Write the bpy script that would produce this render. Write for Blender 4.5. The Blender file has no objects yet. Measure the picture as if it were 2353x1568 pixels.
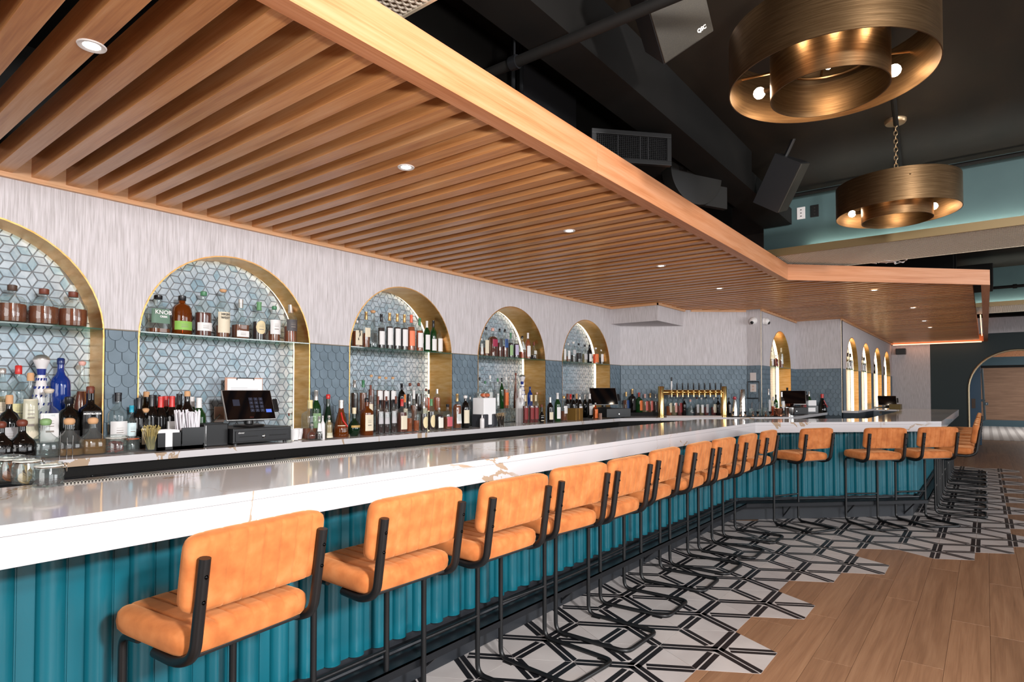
import bpy, bmesh, math, random
from mathutils import Vector, Matrix
random.seed(7)
D = bpy.data
SC = bpy.context.scene
COL = SC.collection
PI = math.pi

# ---------------------------------------------------------------- camera
YAW = math.radians(37.85); TILT = math.atan(32/1401.0)
fw = Vector((math.cos(YAW)*math.cos(TILT), math.sin(YAW)*math.cos(TILT), math.sin(TILT)))
rt = Vector((math.sin(YAW), -math.cos(YAW), 0))
up = rt.cross(fw)
cd = D.cameras.new('camera'); cam = D.objects.new('camera', cd); COL.objects.link(cam)
cd.sensor_width = 36; cd.lens = 1401.0/2353*36; cd.shift_y = 83/2353; cd.clip_start = 0.05; cd.clip_end = 200
M = Matrix((rt, up, -fw)).transposed().to_4x4(); M.translation = (0, 0, 1.4)
cam.matrix_world = M
SC.camera = cam

# ---------------------------------------------------------------- world, lights, exposure
w = D.worlds.new('world'); SC.world = w; w.use_nodes = True
bg = w.node_tree.nodes['Background']; bg.inputs[0].default_value = (0.93, 0.95, 1.0, 1); bg.inputs[1].default_value = 0.22
def area(name, loc, target, sx, sy, power, col):
    l = D.lights.new(name, 'AREA'); l.shape = 'RECTANGLE'; l.size = sx; l.size_y = sy; l.energy = power; l.color = col
    o = D.objects.new(name, l); COL.objects.link(o); o.location = loc
    o.rotation_euler = (Vector(target)-Vector(loc)).to_track_quat('-Z', 'Y').to_euler()
    return o
area('flash_light', (0.9, 0.0, 1.95), (4.5, 3.2, 1.7), 0.16, 0.16, 44, (1.0, 0.975, 0.96))
area('key_light', (0.3, -2.3, 2.5), (4.0, 3.0, 1.2), 0.3, 0.3, 290, (1.0, 0.985, 0.98))
area('passage_fill_light', (27.0, -2.6, 3.1), (27.0, -1.5, 0.0), 3.0, 3.0, 420, (1.0, 0.98, 0.96))  # fill lamp added to brighten the passage, no fixture behind it
area('fill_light', (1.5, -6.0, 2.0), (3.5, 2.0, 1.2), 5.0, 2.2, 150, (0.95, 0.97, 1.0))  # added soft fill for an even bar front, no window modelled
area('fill_light', (8.5, -6.5, 2.0), (8.5, 2.0, 1.2), 6.0, 2.2, 330, (0.95, 0.97, 1.0))  # added fill, lifts the boards of the angled section
area('fill_light', (-4.0, 0.2, 1.9), (4.0, 2.0, 1.5), 4.0, 2.0, 150, (1.0, 0.97, 0.95))  # added fill behind the camera, brightens the slats
SC.view_settings.view_transform = 'Standard'; SC.view_settings.look = 'None'
SC.view_settings.gamma = 1; SC.view_settings.use_curve_mapping = False
SC.view_settings.exposure = 0.0
SC.cycles.max_bounces = 8; SC.cycles.transparent_max_bounces = 16; SC.cycles.diffuse_bounces = 3
SC.cycles.glossy_bounces = 4; SC.cycles.transmission_bounces = 6; SC.cycles.sample_clamp_indirect = 4

# ---------------------------------------------------------------- material helpers
def lin(h):
    h = h.lstrip('#'); v = [int(h[i:i+2], 16)/255 for i in (0, 2, 4)]
    return tuple((c/12.92 if c <= .04045 else ((c+.055)/1.055)**2.4) for c in v)+(1,)
MATS = {}
def mat(name, col, rough=.5, metal=0, **k):
    if name in MATS: return MATS[name]
    m = D.materials.new(name); m.use_nodes = True; b = m.node_tree.nodes['Principled BSDF']
    c = lin(col) if isinstance(col, str) else col
    b.inputs['Base Color'].default_value = c; b.inputs['Roughness'].default_value = rough; b.inputs['Metallic'].default_value = metal
    for a, v in k.items(): b.inputs[a.replace('_', ' ')].default_value = v
    m.diffuse_color = c; MATS[name] = m; return m
def nodes(m): return m.node_tree.nodes, m.node_tree.links, m.node_tree.nodes['Principled BSDF']
def N(m, t, **k):
    n = m.node_tree.nodes.new(t)
    for a, v in k.items():
        if a.startswith('i_'): n.inputs[int(a[2:]) if a[2:].isdigit() else a[2:].replace('_', ' ')].default_value = v
        else: setattr(n, a, v)
    return n
def coords(m, scale=(1, 1, 1), rnd=False, space='Object'):
    ns, L, b = nodes(m); tc = N(m, 'ShaderNodeTexCoord'); mp = N(m, 'ShaderNodeMapping'); mp.inputs['Scale'].default_value = scale
    if space == 'World':
        g = N(m, 'ShaderNodeNewGeometry'); src = g.outputs['Position']
    else: src = tc.outputs[space]
    L.new(src, mp.inputs['Vector'])
    if rnd:
        oi = N(m, 'ShaderNodeObjectInfo'); mm = N(m, 'ShaderNodeMath', operation='MULTIPLY', i_1=37.0); L.new(oi.outputs['Random'], mm.inputs[0])
        cx = N(m, 'ShaderNodeCombineXYZ'); [L.new(mm.outputs[0], cx.inputs[i]) for i in range(3)]; L.new(cx.outputs[0], mp.inputs['Location'])
    return mp.outputs[0]
def ramp(m, fac, stops):
    r = N(m, 'ShaderNodeValToRGB'); e = r.color_ramp.elements
    while len(e) < len(stops): e.new(.5)
    for x, (p, c) in zip(e, stops): x.position = p; x.color = lin(c) if isinstance(c, str) else c
    m.node_tree.links.new(fac, r.inputs[0]); return r.outputs[0]
def bump(m, h, strength=.2, dist=.01):
    ns, L, b = nodes(m); n = N(m, 'ShaderNodeBump'); n.inputs['Strength'].default_value = strength; n.inputs['Distance'].default_value = dist
    L.new(h, n.inputs['Height']); L.new(n.outputs[0], b.inputs['Normal'])
def noisy(name, stops, scale, rough=.5, metal=0, nscale=1.0, detail=4, rnd=False, space='Object', bstr=0, bdist=.005, dist=0, rvar=None, **k):
    if name in MATS: return MATS[name]
    m = mat(name, stops[len(stops)//2][1], rough, metal, **k); ns, L, b = nodes(m)
    v = coords(m, scale, rnd, space)
    n = N(m, 'ShaderNodeTexNoise'); n.inputs['Scale'].default_value = nscale; n.inputs['Detail'].default_value = detail; n.inputs['Distortion'].default_value = dist
    L.new(v, n.inputs['Vector']); L.new(ramp(m, n.outputs['Fac'], stops), b.inputs['Base Color'])
    if bstr: bump(m, n.outputs['Fac'], bstr, bdist)
    return m
def wood(name, c1, c2, c3, along, rough=.45, rnd=True, grain=1.0, hue=.12):
    if name in MATS: return MATS[name]
    m = mat(name, c2, rough); ns, L, b = nodes(m)
    s = [22*grain]*3; s['xyz'.index(along)] = 1.1*grain
    v = coords(m, s, rnd)
    n = N(m, 'ShaderNodeTexNoise'); n.inputs['Scale'].default_value = 1.0; n.inputs['Detail'].default_value = 6; n.inputs['Distortion'].default_value = .6
    L.new(v, n.inputs['Vector'])
    s2 = [150*grain]*3; s2['xyz'.index(along)] = 4*grain
    v2 = coords(m, s2, rnd); n2 = N(m, 'ShaderNodeTexNoise'); n2.inputs['Scale'].default_value = 1.0; n2.inputs['Detail'].default_value = 3; L.new(v2, n2.inputs['Vector'])
    mx = N(m, 'ShaderNodeMath', operation='MULTIPLY_ADD', i_1=.35); L.new(n2.outputs['Fac'], mx.inputs[0])
    m2 = N(m, 'ShaderNodeMath', operation='MULTIPLY', i_1=.65); L.new(n.outputs['Fac'], m2.inputs[0]); L.new(m2.outputs[0], mx.inputs[2])
    col = ramp(m, mx.outputs[0], [(.3, c1), (.5, c2), (.7, c3)])
    oi = N(m, 'ShaderNodeObjectInfo'); hs = N(m, 'ShaderNodeHueSaturation')
    mr = N(m, 'ShaderNodeMapRange', i_3=1-hue, i_4=1+hue); L.new(oi.outputs['Random'], mr.inputs[0]); L.new(mr.outputs[0], hs.inputs['Value'])
    L.new(col, hs.inputs['Color']); L.new(hs.outputs[0], b.inputs['Base Color'])
    bump(m, mx.outputs[0], .15, .004)
    return m
def emis(name, col, strength):
    if name in MATS: return MATS[name]
    m = mat(name, col, .5); b = m.node_tree.nodes['Principled BSDF']; c = lin(col) if isinstance(col, str) else col
    b.inputs['Emission Color'].default_value = c; b.inputs['Emission Strength'].default_value = strength; return m
def glass(name, col, ior=1.45, dens=.0, gl=.0):
    """thin bottle glass: tinted see-through with a sharp coat"""
    if name in MATS: return MATS[name]
    m = D.materials.new(name); m.use_nodes = True; nt = m.node_tree; nt.nodes.remove(nt.nodes['Principled BSDF']); out = nt.nodes['Material Output']
    c = lin(col); tr = N(m, 'ShaderNodeBsdfTransparent'); tr.inputs[0].default_value = c
    df = N(m, 'ShaderNodeBsdfPrincipled'); df.inputs['Base Color'].default_value = tuple(x*.8 for x in c[:3])+(1,); df.inputs['Roughness'].default_value = .08
    gs = N(m, 'ShaderNodeBsdfGlossy'); gs.inputs['Roughness'].default_value = .04
    fr = N(m, 'ShaderNodeLayerWeight'); fr.inputs['Blend'].default_value = .5
    pw = N(m, 'ShaderNodeMath', operation='POWER', i_1=4.0); nt.links.new(fr.outputs['Facing'], pw.inputs[0])
    ml = N(m, 'ShaderNodeMath', operation='MULTIPLY_ADD', i_1=.6, i_2=.03+gl, use_clamp=True); nt.links.new(pw.outputs[0], ml.inputs[0])
    mx = N(m, 'ShaderNodeMixShader'); mx.inputs[0].default_value = dens; nt.links.new(tr.outputs[0], mx.inputs[1]); nt.links.new(df.outputs[0], mx.inputs[2])
    m2 = N(m, 'ShaderNodeMixShader'); nt.links.new(ml.outputs[0], m2.inputs[0]); nt.links.new(mx.outputs[0], m2.inputs[1]); nt.links.new(gs.outputs[0], m2.inputs[2])
    nt.links.new(m2.outputs[0], out.inputs[0]); m.diffuse_color = c; MATS[name] = m; return m

# ---------------------------------------------------------------- mesh helpers
class MB:
    def __init__(s): s.v = []; s.f = []; s.m = []
    def add(s, vs, fs, mi=0):
        if not vs: return s
        o = len(s.v); s.v += [tuple(v) for v in vs]; s.f += [tuple(i+o for i in f) for f in fs]; s.m += [mi]*len(fs); return s
    def box(s, x0, x1, y0, y1, z0, z1, mi=0, T=None):
        v = [Vector((x, y, z)) for z in (z0, z1) for y in (y0, y1) for x in (x0, x1)]
        if T: v = [T @ p for p in v]
        return s.add(v, [(0, 2, 3, 1), (4, 5, 7, 6), (0, 1, 5, 4), (2, 6, 7, 3), (0, 4, 6, 2), (1, 3, 7, 5)], mi)
    def bbox(s, x0, x1, y0, y1, z0, z1, b, mi=0, T=None):
        """box with chamfered edges"""
        bm = bmesh.new(); bmesh.ops.create_cube(bm, size=1)
        for q in bm.verts: q.co = Vector(((x0+x1)/2+q.co.x*(x1-x0), (y0+y1)/2+q.co.y*(y1-y0), (z0+z1)/2+q.co.z*(z1-z0)))
        bmesh.ops.bevel(bm, geom=bm.edges[:]+bm.verts[:], offset=b, segments=2, profile=.6, affect='EDGES')
        bm.verts.index_update(); v = [T @ q.co if T else q.co.copy() for q in bm.verts]; f = [[q.index for q in fa.verts] for fa in bm.faces]; bm.free()
        return s.add(v, f, mi)
    def prism(s, poly, z0, z1, mi=0, T=None):
        n = len(poly); a = sum(poly[i][0]*poly[(i+1) % n][1]-poly[(i+1) % n][0]*poly[i][1] for i in range(n))
        if a < 0: poly = poly[::-1]
        v = [Vector((p[0], p[1], z)) for z in (z0, z1) for p in poly]
        f = [tuple(range(n))[::-1], tuple(range(n, 2*n))]+[(i, (i+1) % n, n+(i+1) % n, n+i) for i in range(n)]
        if T:
            v = [T @ p for p in v]
            if T.determinant() < 0: f = [x[::-1] for x in f]
        return s.add(v, f, mi)
    def tube(s, pts, r, n=10, mi=0, cap=True, closed=False):
        pts = [Vector(p) for p in pts]; k = len(pts); rings = []; nrm = None
        for i, p in enumerate(pts):
            if closed: t = (pts[(i+1) % k]-pts[i-1])
            else: t = pts[min(i+1, k-1)]-pts[max(i-1, 0)]
            t.normalize()
            if nrm is None: nrm = t.orthogonal().normalized()
            nrm = (nrm-t*nrm.dot(t)).normalized(); b = t.cross(nrm)
            rr = r[i] if isinstance(r, (list, tuple)) else r
            rings.append([p+nrm*math.cos(a)*rr+b*math.sin(a)*rr for a in [2*PI*j/n for j in range(n)]])
        v = [q for R in rings for q in R]; f = []
        for i in range(k if closed else k-1):
            j2 = (i+1) % k
            for j in range(n): f.append((i*n+j, i*n+(j+1) % n, j2*n+(j+1) % n, j2*n+j))
        if cap and not closed: f += [tuple(range(n))[::-1], tuple((k-1)*n+j for j in range(n))]
        return s.add(v, f, mi)
    def lathe(s, prof, n=20, mi=0, c=(0, 0, 0), ex=2, T=None, rot=0):
        """prof: [(r,z)], ex: 2 = round section, larger = square-ish"""
        v = []; k = len(prof)
        for r, z in prof:
            for j in range(n):
                a = 2*PI*(j+.5)/n+rot; ca, sa = math.cos(a-rot), math.sin(a-rot); q = 1 if ex == 2 or r < 1e-6 else 1/((abs(ca)**ex+abs(sa)**ex)**(1/ex))
                x, y = r*q*ca, r*q*sa
                v.append(Vector((c[0]+x*math.cos(rot)-y*math.sin(rot), c[1]+x*math.sin(rot)+y*math.cos(rot), c[2]+z)))
        if T: v = [T @ p for p in v]
        f = [(i*n+j, i*n+(j+1) % n, (i+1)*n+(j+1) % n, (i+1)*n+j) for i in range(k-1) for j in range(n)]
        f += [tuple(range(n))[::-1], tuple((k-1)*n+j for j in range(n))]
        return s.add(v, f, mi)
    def mesh(s, name, mats, smooth=False, ang=None):
        me = D.meshes.new(name); me.from_pydata(s.v, [], s.f)
        for x in (mats if isinstance(mats, (list, tuple)) else [mats]): me.materials.append(x)
        if any(s.m): me.polygons.foreach_set('material_index', s.m)
        if smooth:
            me.polygons.foreach_set('use_smooth', [True]*len(me.polygons))
            if ang: me.set_sharp_from_angle(angle=math.radians(ang))
        me.validate(); me.update(); return me
    def obj(s, name, mats, parent=None, smooth=False, ang=40, **k):
        return link(name, s.mesh(name, mats, smooth, ang), parent, **k)
def link(name, data, parent=None, loc=None, rz=None, rot=None, label=None, cat=None, group=None, kind=None):
    o = D.objects.new(name, data); COL.objects.link(o)
    if parent is not None: o.parent = parent
    if loc is not None: o.location = loc
    if rz is not None: o.rotation_euler = (0, 0, rz)
    if rot is not None: o.rotation_euler = rot
    if label: o['label'] = label
    if cat: o['category'] = cat
    if group: o['group'] = group
    if kind: o['kind'] = kind
    return o
def thing(name, label, cat, loc=(0, 0, 0), rz=0, group=None): return link(name, None, None, loc, rz, None, label, cat, group)
def copy_tree(o, parent=None):
    c = o.copy(); COL.objects.link(c); c.parent = parent
    for ch in list(o.children): copy_tree(ch, c)
    return c
def fillet(pts, r, n=5):
    pts = [Vector(p) for p in pts]; out = [pts[0]]
    for i in range(1, len(pts)-1):
        a, b, c = pts[i-1], pts[i], pts[i+1]; u = (a-b); v = (c-b); d = min(r[i-1] if isinstance(r, (list, tuple)) else r, u.length*.49, v.length*.49)
        u.normalize(); v.normalize(); p, q = b+u*d, b+v*d
        for k in range(n+1):
            t = k/n; out.append(p*(1-t)**2+b*2*t*(1-t)+q*t*t)
    out.append(pts[-1]); return out
def clip(poly, a, b, c):
    """keep the side a*x+b*y<=c"""
    o = []; n = len(poly)
    for i in range(n):
        p, q = poly[i], poly[(i+1) % n]; dp, dq = a*p[0]+b*p[1]-c, a*q[0]+b*q[1]-c
        if dp <= 0: o.append(p)
        if dp*dq < 0:
            t = dp/(dp-dq); o.append((p[0]+(q[0]-p[0])*t, p[1]+(q[1]-p[1])*t))
    return o
def cliprect(p, x0, x1, y0, y1):
    for a in ((-1, 0, -x0), (1, 0, x1), (0, -1, -y0), (0, 1, y1)):
        p = clip(p, *a)
        if len(p) < 3: return []
    return p
def text_mesh(txt, size, thick=.0006, m=None, align='CENTER', bold=0):
    c = D.curves.new('text', 'FONT'); c.body = txt; c.size = size; c.extrude = thick; c.align_x = align; c.align_y = 'CENTER'; c.offset = bold; c.resolution_u = 3
    o = D.objects.new('text', c); COL.objects.link(o); bpy.context.view_layer.update()
    me = D.meshes.new_from_object(o.evaluated_get(bpy.context.evaluated_depsgraph_get())); D.objects.remove(o); D.curves.remove(c)
    me.materials.clear()
    if m: me.materials.append(m)
    return me
def frame_T(origin, xdir, ndir):
    """local x along xdir, local y along -n (into the wall), z up, placed at origin"""
    x = Vector((xdir[0], xdir[1], 0)).normalized(); n = Vector((ndir[0], ndir[1], 0)).normalized()
    m = Matrix((x, -n, Vector((0, 0, 1)))).transposed().to_4x4(); m.translation = Vector(origin); return m

# ---------------------------------------------------------------- materials
BLACK = mat('black_metal', '#0f1012', .4, .0)
BLACKM = noisy('black_paint', [(.35, '#060504'), (.6, '#0d0b09')], (3, 3, 3), .7, bstr=.1, Specular_IOR_Level=.25)
CEIL = noisy('black_ceiling', [(.3, '#17130d'), (.6, '#221b13'), (.72, '#2b2318'), (.8, '#3c3428')], (1.2, 3.0, 3), .62, nscale=1.3, detail=8, bstr=.25, bdist=.01, Specular_IOR_Level=.3)
TEAL = mat('teal_lacquer', '#0c5f6e', .3, .0, Coat_Weight=.25, Coat_Roughness=.15)
VELV = noisy('orange_velvet', [(.3, '#a85c28'), (.5, '#bb6c34'), (.7, '#c97c44')], (1, 1, 1), .85, nscale=16, detail=5, rnd=True, bstr=.12, bdist=.003, Sheen_Weight=.45, Sheen_Roughness=.45)
VELV.node_tree.nodes['Principled BSDF'].inputs['Sheen Tint'].default_value = lin('#ffbe84')
BRASS = noisy('brass', [(.3, '#dca058'), (.5, '#e6b06c'), (.7, '#edbf84')], (1, 1, 6), .33, .95, nscale=7, rnd=True, bstr=.05)
BRASSD = noisy('aged_bronze', [(.3, '#6b5238'), (.5, '#785e42'), (.7, '#866a4c')], (2, 2, 40), .36, 1.0, nscale=4, rnd=True, bstr=.08)
BRASSP = mat('polished_brass', '#d9b474', .14, 1.0)
CHROME = mat('steel', '#d5d3d0', .12, 1.0)
COPPER = mat('copper', '#d08a6a', .18, 1.0)
WHITE = mat('white_plastic', '#e6e2e0', .4)
PAPER = mat('paper', '#eceaea', .7)
BEIGE = mat('beige_plastic', '#c9aa98', .4)
SLAT = wood('slat_wood', '#b0703f', '#cf915a', '#dda978', 'y', .29, hue=.12)
OAKX = wood('oak_beam', '#b36f43', '#c8875c', '#d39872', 'x', .4, hue=.05)
RAILW = wood('oak_rail', '#c08a5c', '#d8a57a', '#e2b48c', 'x', .45, hue=.04)
PLANK = wood('oak_floor', '#7c5a41', '#916b4f', '#a17b5d', 'x', .42, hue=.1)
FARW = wood('far_wood', '#6e513e', '#84644f', '#96755e', 'y', .7, hue=.0)
LINEN = noisy('linen_wallpaper', [(.25, '#a7a0a0'), (.42, '#b9b3b4'), (.55, '#c6c0c2'), (.75, '#d2cccf')], (1, 1, .035), .8, nscale=210, detail=3, space='World', bstr=.12, bdist=.001)
SCAL = noisy('slate_blue_tile', [(.3, '#5b6c77'), (.55, '#657682'), (.75, '#72848f')], (1, 1, 1), .5, nscale=6, rnd=True)
GROUT = mat('dark_grout', '#434e56', .8)
GROUTG = mat('warm_grout', '#77787b', .8)
def mos(i, a, b, c): return noisy('glazed_tile_%d' % i, [(.3, a), (.5, b), (.7, c)], (1, 1, 1), .3, nscale=14, detail=3, rnd=True, dist=1.0, bstr=.08, bdist=.004)
MOS = [mos(0, '#7b8f9b', '#8fa1ac', '#a3b2bb'), mos(1, '#8797a3', '#99a8b3', '#a9b6bf'), mos(2, '#919fab', '#a2afb9', '#b1bcc5'), mos(3, '#708b9a', '#839ca9', '#98adb7')]
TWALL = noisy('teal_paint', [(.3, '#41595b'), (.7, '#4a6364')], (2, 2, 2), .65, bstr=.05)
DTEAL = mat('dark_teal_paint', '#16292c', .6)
TOE = mat('toe_kick', '#26292e', .45)
RAILM = mat('rail_metal', '#1c1e22', .38, .3)
GLASS_C = glass('clear_glass', '#f1f5f4', gl=.015, dens=.03)
GLS = {'c': GLASS_C, 'a': glass('amber_glass', '#a3521c', dens=.35), 'g': glass('green_glass', '#2f6b33', dens=.3), 'g2': glass('dark_green_glass', '#12301c', dens=.7),
       'k': mat('black_glass', '#0d0b0a', .07), 'b': glass('cobalt_glass', '#1b45a8', dens=.6), 'w': mat('white_ceramic', '#dcd8d8', .15)}
SHELFG = glass('shelf_glass', '#9fd0bd', dens=.12, gl=.08)
LQ = {k: glass('liquid_'+n, c, dens=d, gl=.01) for k, n, c, d in (('am', 'bourbon', '#b9611f', .38), ('am2', 'dark_bourbon', '#93390f', .42), ('dk', 'dark', '#3a130a', .6), ('or', 'orange', '#dc7426', .4), ('pale', 'pale', '#d9c79c', .25), ('red', 'red', '#8c1510', .5), ('gr', 'green', '#2a6a35', .45), ('gold', 'gold', '#d3a050', .22), ('clearliq', 'clear', '#dde6e6', .06), ('tealliq', 'teal', '#24524f', .45))}
LC = {'white': '#dedbda', 'cream': '#d8ccb4', 'green': '#5d7a68', 'lime': '#83b24e', 'oval': '#d8c69c', 'ovalw': '#e2dcd4', 'charcoal': '#4a4648', 'coral': '#ee7e58', 'magenta': '#9c2a48', 'blue': '#2f4f86', 'greenlab': '#8fae7c', 'violet': '#b4a9c4', 'silver': '#b3b0b2', 'black': '#222021', 'orange': '#e2743a', 'redlab': '#7c1f20', 'yellow': '#d8cf9a', 'tealprint': '#cfe2e6', 'goldband': '#b9944e', 'whiteyel': '#e0dcd0', 'pink': '#c05a62', 'pinklab': '#e0a79c', 'redstripe': '#c9685e'}
LABM = {k: mat('label_'+k, v, .6) for k, v in LC.items()}
CC = {'black': ('#15151a', .3), 'brown': ('#4a3428', .5), 'redbrown': ('#6b3322', .5), 'green': ('#3f7a55', .4), 'cork': ('#c99a70', .8), 'silver': ('#b9b4b0', .3), 'gold': ('#c9a066', .3), 'coral': ('#e8694a', .45), 'white': ('#dedad8', .4), 'pinkcap': ('#d8a59a', .5), 'cream': ('#d9c9a8', .5), 'red': ('#c22a26', .35), 'pale': ('#cdbfae', .5), 'cobalt': ('#12285f', .3), 'greencork': ('#7fa06a', .5), 'tealcap': ('#2f9ab4', .3), 'creamneck': ('#d8c68e', .5), 'greenneck': ('#5f8f62', .5), 'orange': ('#d0762e', .4)}
CAPM = {k: mat('cap_'+k, v[0], v[1], .6 if k in ('silver', 'gold') else 0) for k, v in CC.items()}
INK = mat('ink', '#2a2624', .6); INKW = mat('white_ink', '#e6e4e2', .5)

def quartz():
    m = mat('white_quartz', '#c8c5c7', .07); ns, L, b = nodes(m)
    v = coords(m, (1, 1, 1), False, 'World')
    n = N(m, 'ShaderNodeTexNoise'); n.inputs['Scale'].default_value = .75; n.inputs['Detail'].default_value = 7; n.inputs['Roughness'].default_value = .55; n.inputs['Distortion'].default_value = 1.2
    L.new(v, n.inputs['Vector'])
    s = N(m, 'ShaderNodeMath', operation='SUBTRACT', i_1=.5); L.new(n.outputs['Fac'], s.inputs[0]); a = N(m, 'ShaderNodeMath', operation='ABSOLUTE'); L.new(s.outputs[0], a.inputs[0])
    n2 = N(m, 'ShaderNodeTexNoise'); n2.inputs['Scale'].default_value = 2.6; n2.inputs['Detail'].default_value = 4; L.new(v, n2.inputs['Vector'])
    wd = N(m, 'ShaderNodeMapRange', i_1=.45, i_2=.66, i_3=.0012, i_4=.010); L.new(n2.outputs['Fac'], wd.inputs[0])
    lt = N(m, 'ShaderNodeMath', operation='LESS_THAN'); L.new(a.outputs[0], lt.inputs[0]); L.new(wd.outputs[0], lt.inputs[1])
    n3 = N(m, 'ShaderNodeTexNoise'); n3.inputs['Scale'].default_value = .9; n3.inputs['Detail'].default_value = 2; L.new(v, n3.inputs['Vector'])
    g3 = N(m, 'ShaderNodeMapRange', i_1=.42, i_2=.50, i_3=0, i_4=.85); L.new(n3.outputs['Fac'], g3.inputs[0])
    ml = N(m, 'ShaderNodeMath', operation='MULTIPLY'); L.new(lt.outputs[0], ml.inputs[0]); L.new(g3.outputs[0], ml.inputs[1])
    mx = N(m, 'ShaderNodeMix', data_type='RGBA'); mx.inputs[6].default_value = lin('#c8c5c7'); mx.inputs[7].default_value = lin('#a58a6c')
    L.new(ml.outputs[0], mx.inputs[0]); L.new(mx.outputs[2], b.inputs['Base Color']); return m
QUARTZ = quartz()

# ================================================================= ROOM
YW = 4.05; R_A = .595; ZS = 1.722; ZC = 1.06
ARCH1 = [(.15, 1.342, 4.25), (1.52, 2.71, 4.244), (3.07, 4.265, 4.34), (4.645, 5.84, 4.35), (6.195, 7.385, 4.26)]
ARCH2 = [(9.292, 10.482, 2.65)]
ARCH3 = [(11.22+1.54*i, 12.41+1.54*i, 1.87) for i in range(4)]
def wallT(o, xd, nd):
    x = Vector((xd[0], xd[1], 0)).normalized(); n = Vector((nd[0], nd[1], 0)).normalized()
    m = Matrix((x, Vector((0, 0, 1)), -n)).transposed().to_4x4(); m.translation = Vector((o[0], o[1], 0)); return m
def wall(name, o, xd, nd, L, z1, arches, mats, thick=.15, zt=1.76, za=ZC, R=R_A, zs=ZS):
    """wall face with arched openings; u runs along, v up"""
    T = wallT(o, xd, nd); b = MB(); u = 0
    def rect(a, c, v0, v1):
        if c-a < 1e-4: return
        for p, q, mi in ((v0, min(v1, zt), 1), (max(v0, zt), v1, 0)):
            if q > p: b.prism([(a, p), (c, p), (c, q), (a, q)], 0, thick, mi, T)
    for a, c in arches:
        rect(u, a, 0, z1)
        if za > 0: rect(a, c, 0, za)
        n = 24; cx = (a+c)/2; rr = (c-a)/2
        for i in range(n):
            t0, t1 = PI-PI*i/n, PI-PI*(i+1)/n; p, q = (cx+rr*math.cos(t0), zs+rr*math.sin(t0)), (cx+rr*math.cos(t1), zs+rr*math.sin(t1))
            b.prism([p, q, (q[0], z1), (p[0], z1)], 0, thick, 0, T)
        u = c
    rect(u, L, 0, z1)
    return b.obj(name, mats, kind='structure')
ZT = 3.3
WM = [LINEN, GROUT]
w_left = wall('wall_left', (-1.5, YW), (1, 0), (0, -1), 9.19, ZT, [(a+1.5, c+1.5) for a, c, d in ARCH1], WM, .19)
TAPX, TAPN = (.6461, -.7632), (-.7632, -.6461)
w_tap = wall('wall_corner', (7.69, 4.05), TAPX, TAPN, 1.816, ZT, [], WM)
w_jog = wall('wall_jog', (8.861, 2.664), (0, -1), (-1, 0), .189, ZT, [], WM, .12)
w_rec = wall('wall_recess', (8.864, 2.475), (1, 0), (0, -1), 1.956, ZT, [(a-8.864, c-8.864) for a, c, d in ARCH2], WM, .17)
w_ret = wall('wall_return', (10.817, 2.475), (0, -1), (-1, 0), .675, ZT, [], WM, .12)
w_mid = wall('wall_middle', (10.82, 1.80), (1, 0), (0, -1), 6.6, ZT, [(a-10.82, c-10.82) for a, c, d in ARCH3], [LINEN, SCAL], .066)
b = MB()
b.box(17.42, 17.6, 1.03, 1.95, 0, ZT)
b.box(17.42, 17.6, -5.5, 1.03, 2.70, 3.06)
b.box(17.42, 17.6, -5.5, 1.03, 3.06, ZT, 2)
T = wallT((17.42, 1.03), (0, -1), (-1, 0)); AC, AR, AZ = 1.60, .88, 1.43
b.prism([(0, 0), (AC-AR, 0), (AC-AR, 2.7), (0, 2.7)], 0, .18, 1, T); b.prism([(AC+AR, 0), (6.5, 0), (6.5, 2.7), (AC+AR, 2.7)], 0, .18, 1, T)
for i in range(28):
    t0, t1 = PI-PI*i/28, PI-PI*(i+1)/28; p, q = (AC+AR*math.cos(t0), AZ+AR*math.sin(t0)), (AC+AR*math.cos(t1), AZ+AR*math.sin(t1))
    b.prism([p, q, (q[0], 2.7), (p[0], 2.7)], 0, .18, 1, T)
w_far = b.obj('wall_far', [LINEN, DTEAL, BLACKM], kind='structure')
b = MB(); pth = [(17.40, 1.03-(AC-AR), 0), (17.40, 1.03-(AC-AR), AZ)]+[(17.40, 1.03-(AC+AR*math.cos(PI-PI*i/24)), AZ+AR*math.sin(PI*i/24)) for i in range(1, 24)]+[(17.40, 1.03-(AC+AR), AZ), (17.40, 1.03-(AC+AR), 0)]
b.tube(pth, .022, 6); b.obj('arch_trim', mat('pale_brass', '#a8987c', .35, .8), w_far, True)
# second room seen through the far arch
b = MB(); b.box(30.9, 31.1, -6, 3.5, 0, 2.32, 0); b.box(30.88, 31.1, -6, 3.5, 0, .25, 1); b.box(30.9, 31.1, -6, 3.5, 2.32, 2.42, 2); b.box(30.9, 31.1, -6, 3.5, 2.42, 2.75, 1); b.box(30.9, 31.1, -6, 3.5, 2.75, 3.3, 3)
b.obj('wall_end', [FARW, mat('blue_grey_paint', '#3b525c', .6), BLACKM, OAKX], kind='structure')
b = MB(); b.box(17.6, 31, .55, .65, 0, 3.3, 0); b.obj('wall_passage', mat('passage_teal_paint', '#2c4650', .6), kind='structure')  # one even teal over the whole wall
b = MB(); b.box(-4, 32, -8, 5, ZT, ZT+.1); b.obj('ceiling', CEIL, kind='structure')
b = MB(); b.box(0, 4.95, 1.44, 1.66, 2.99, ZT); b.box(4.95, 6.2, 1.44, 1.69, 2.99, 3.14); b.obj('ceiling_beam', BLACKM, kind='structure')
b = MB(); b.box(-1, 6.2, 2.0, 2.25, 2.95, ZT); b.box(1.2, 1.45, 1.7, 4, 3.0, ZT); b.box(4.2, 4.5, 1.7, 4, 3.0, ZT); b.obj('ceiling_beam', BLACKM, kind='structure')
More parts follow.
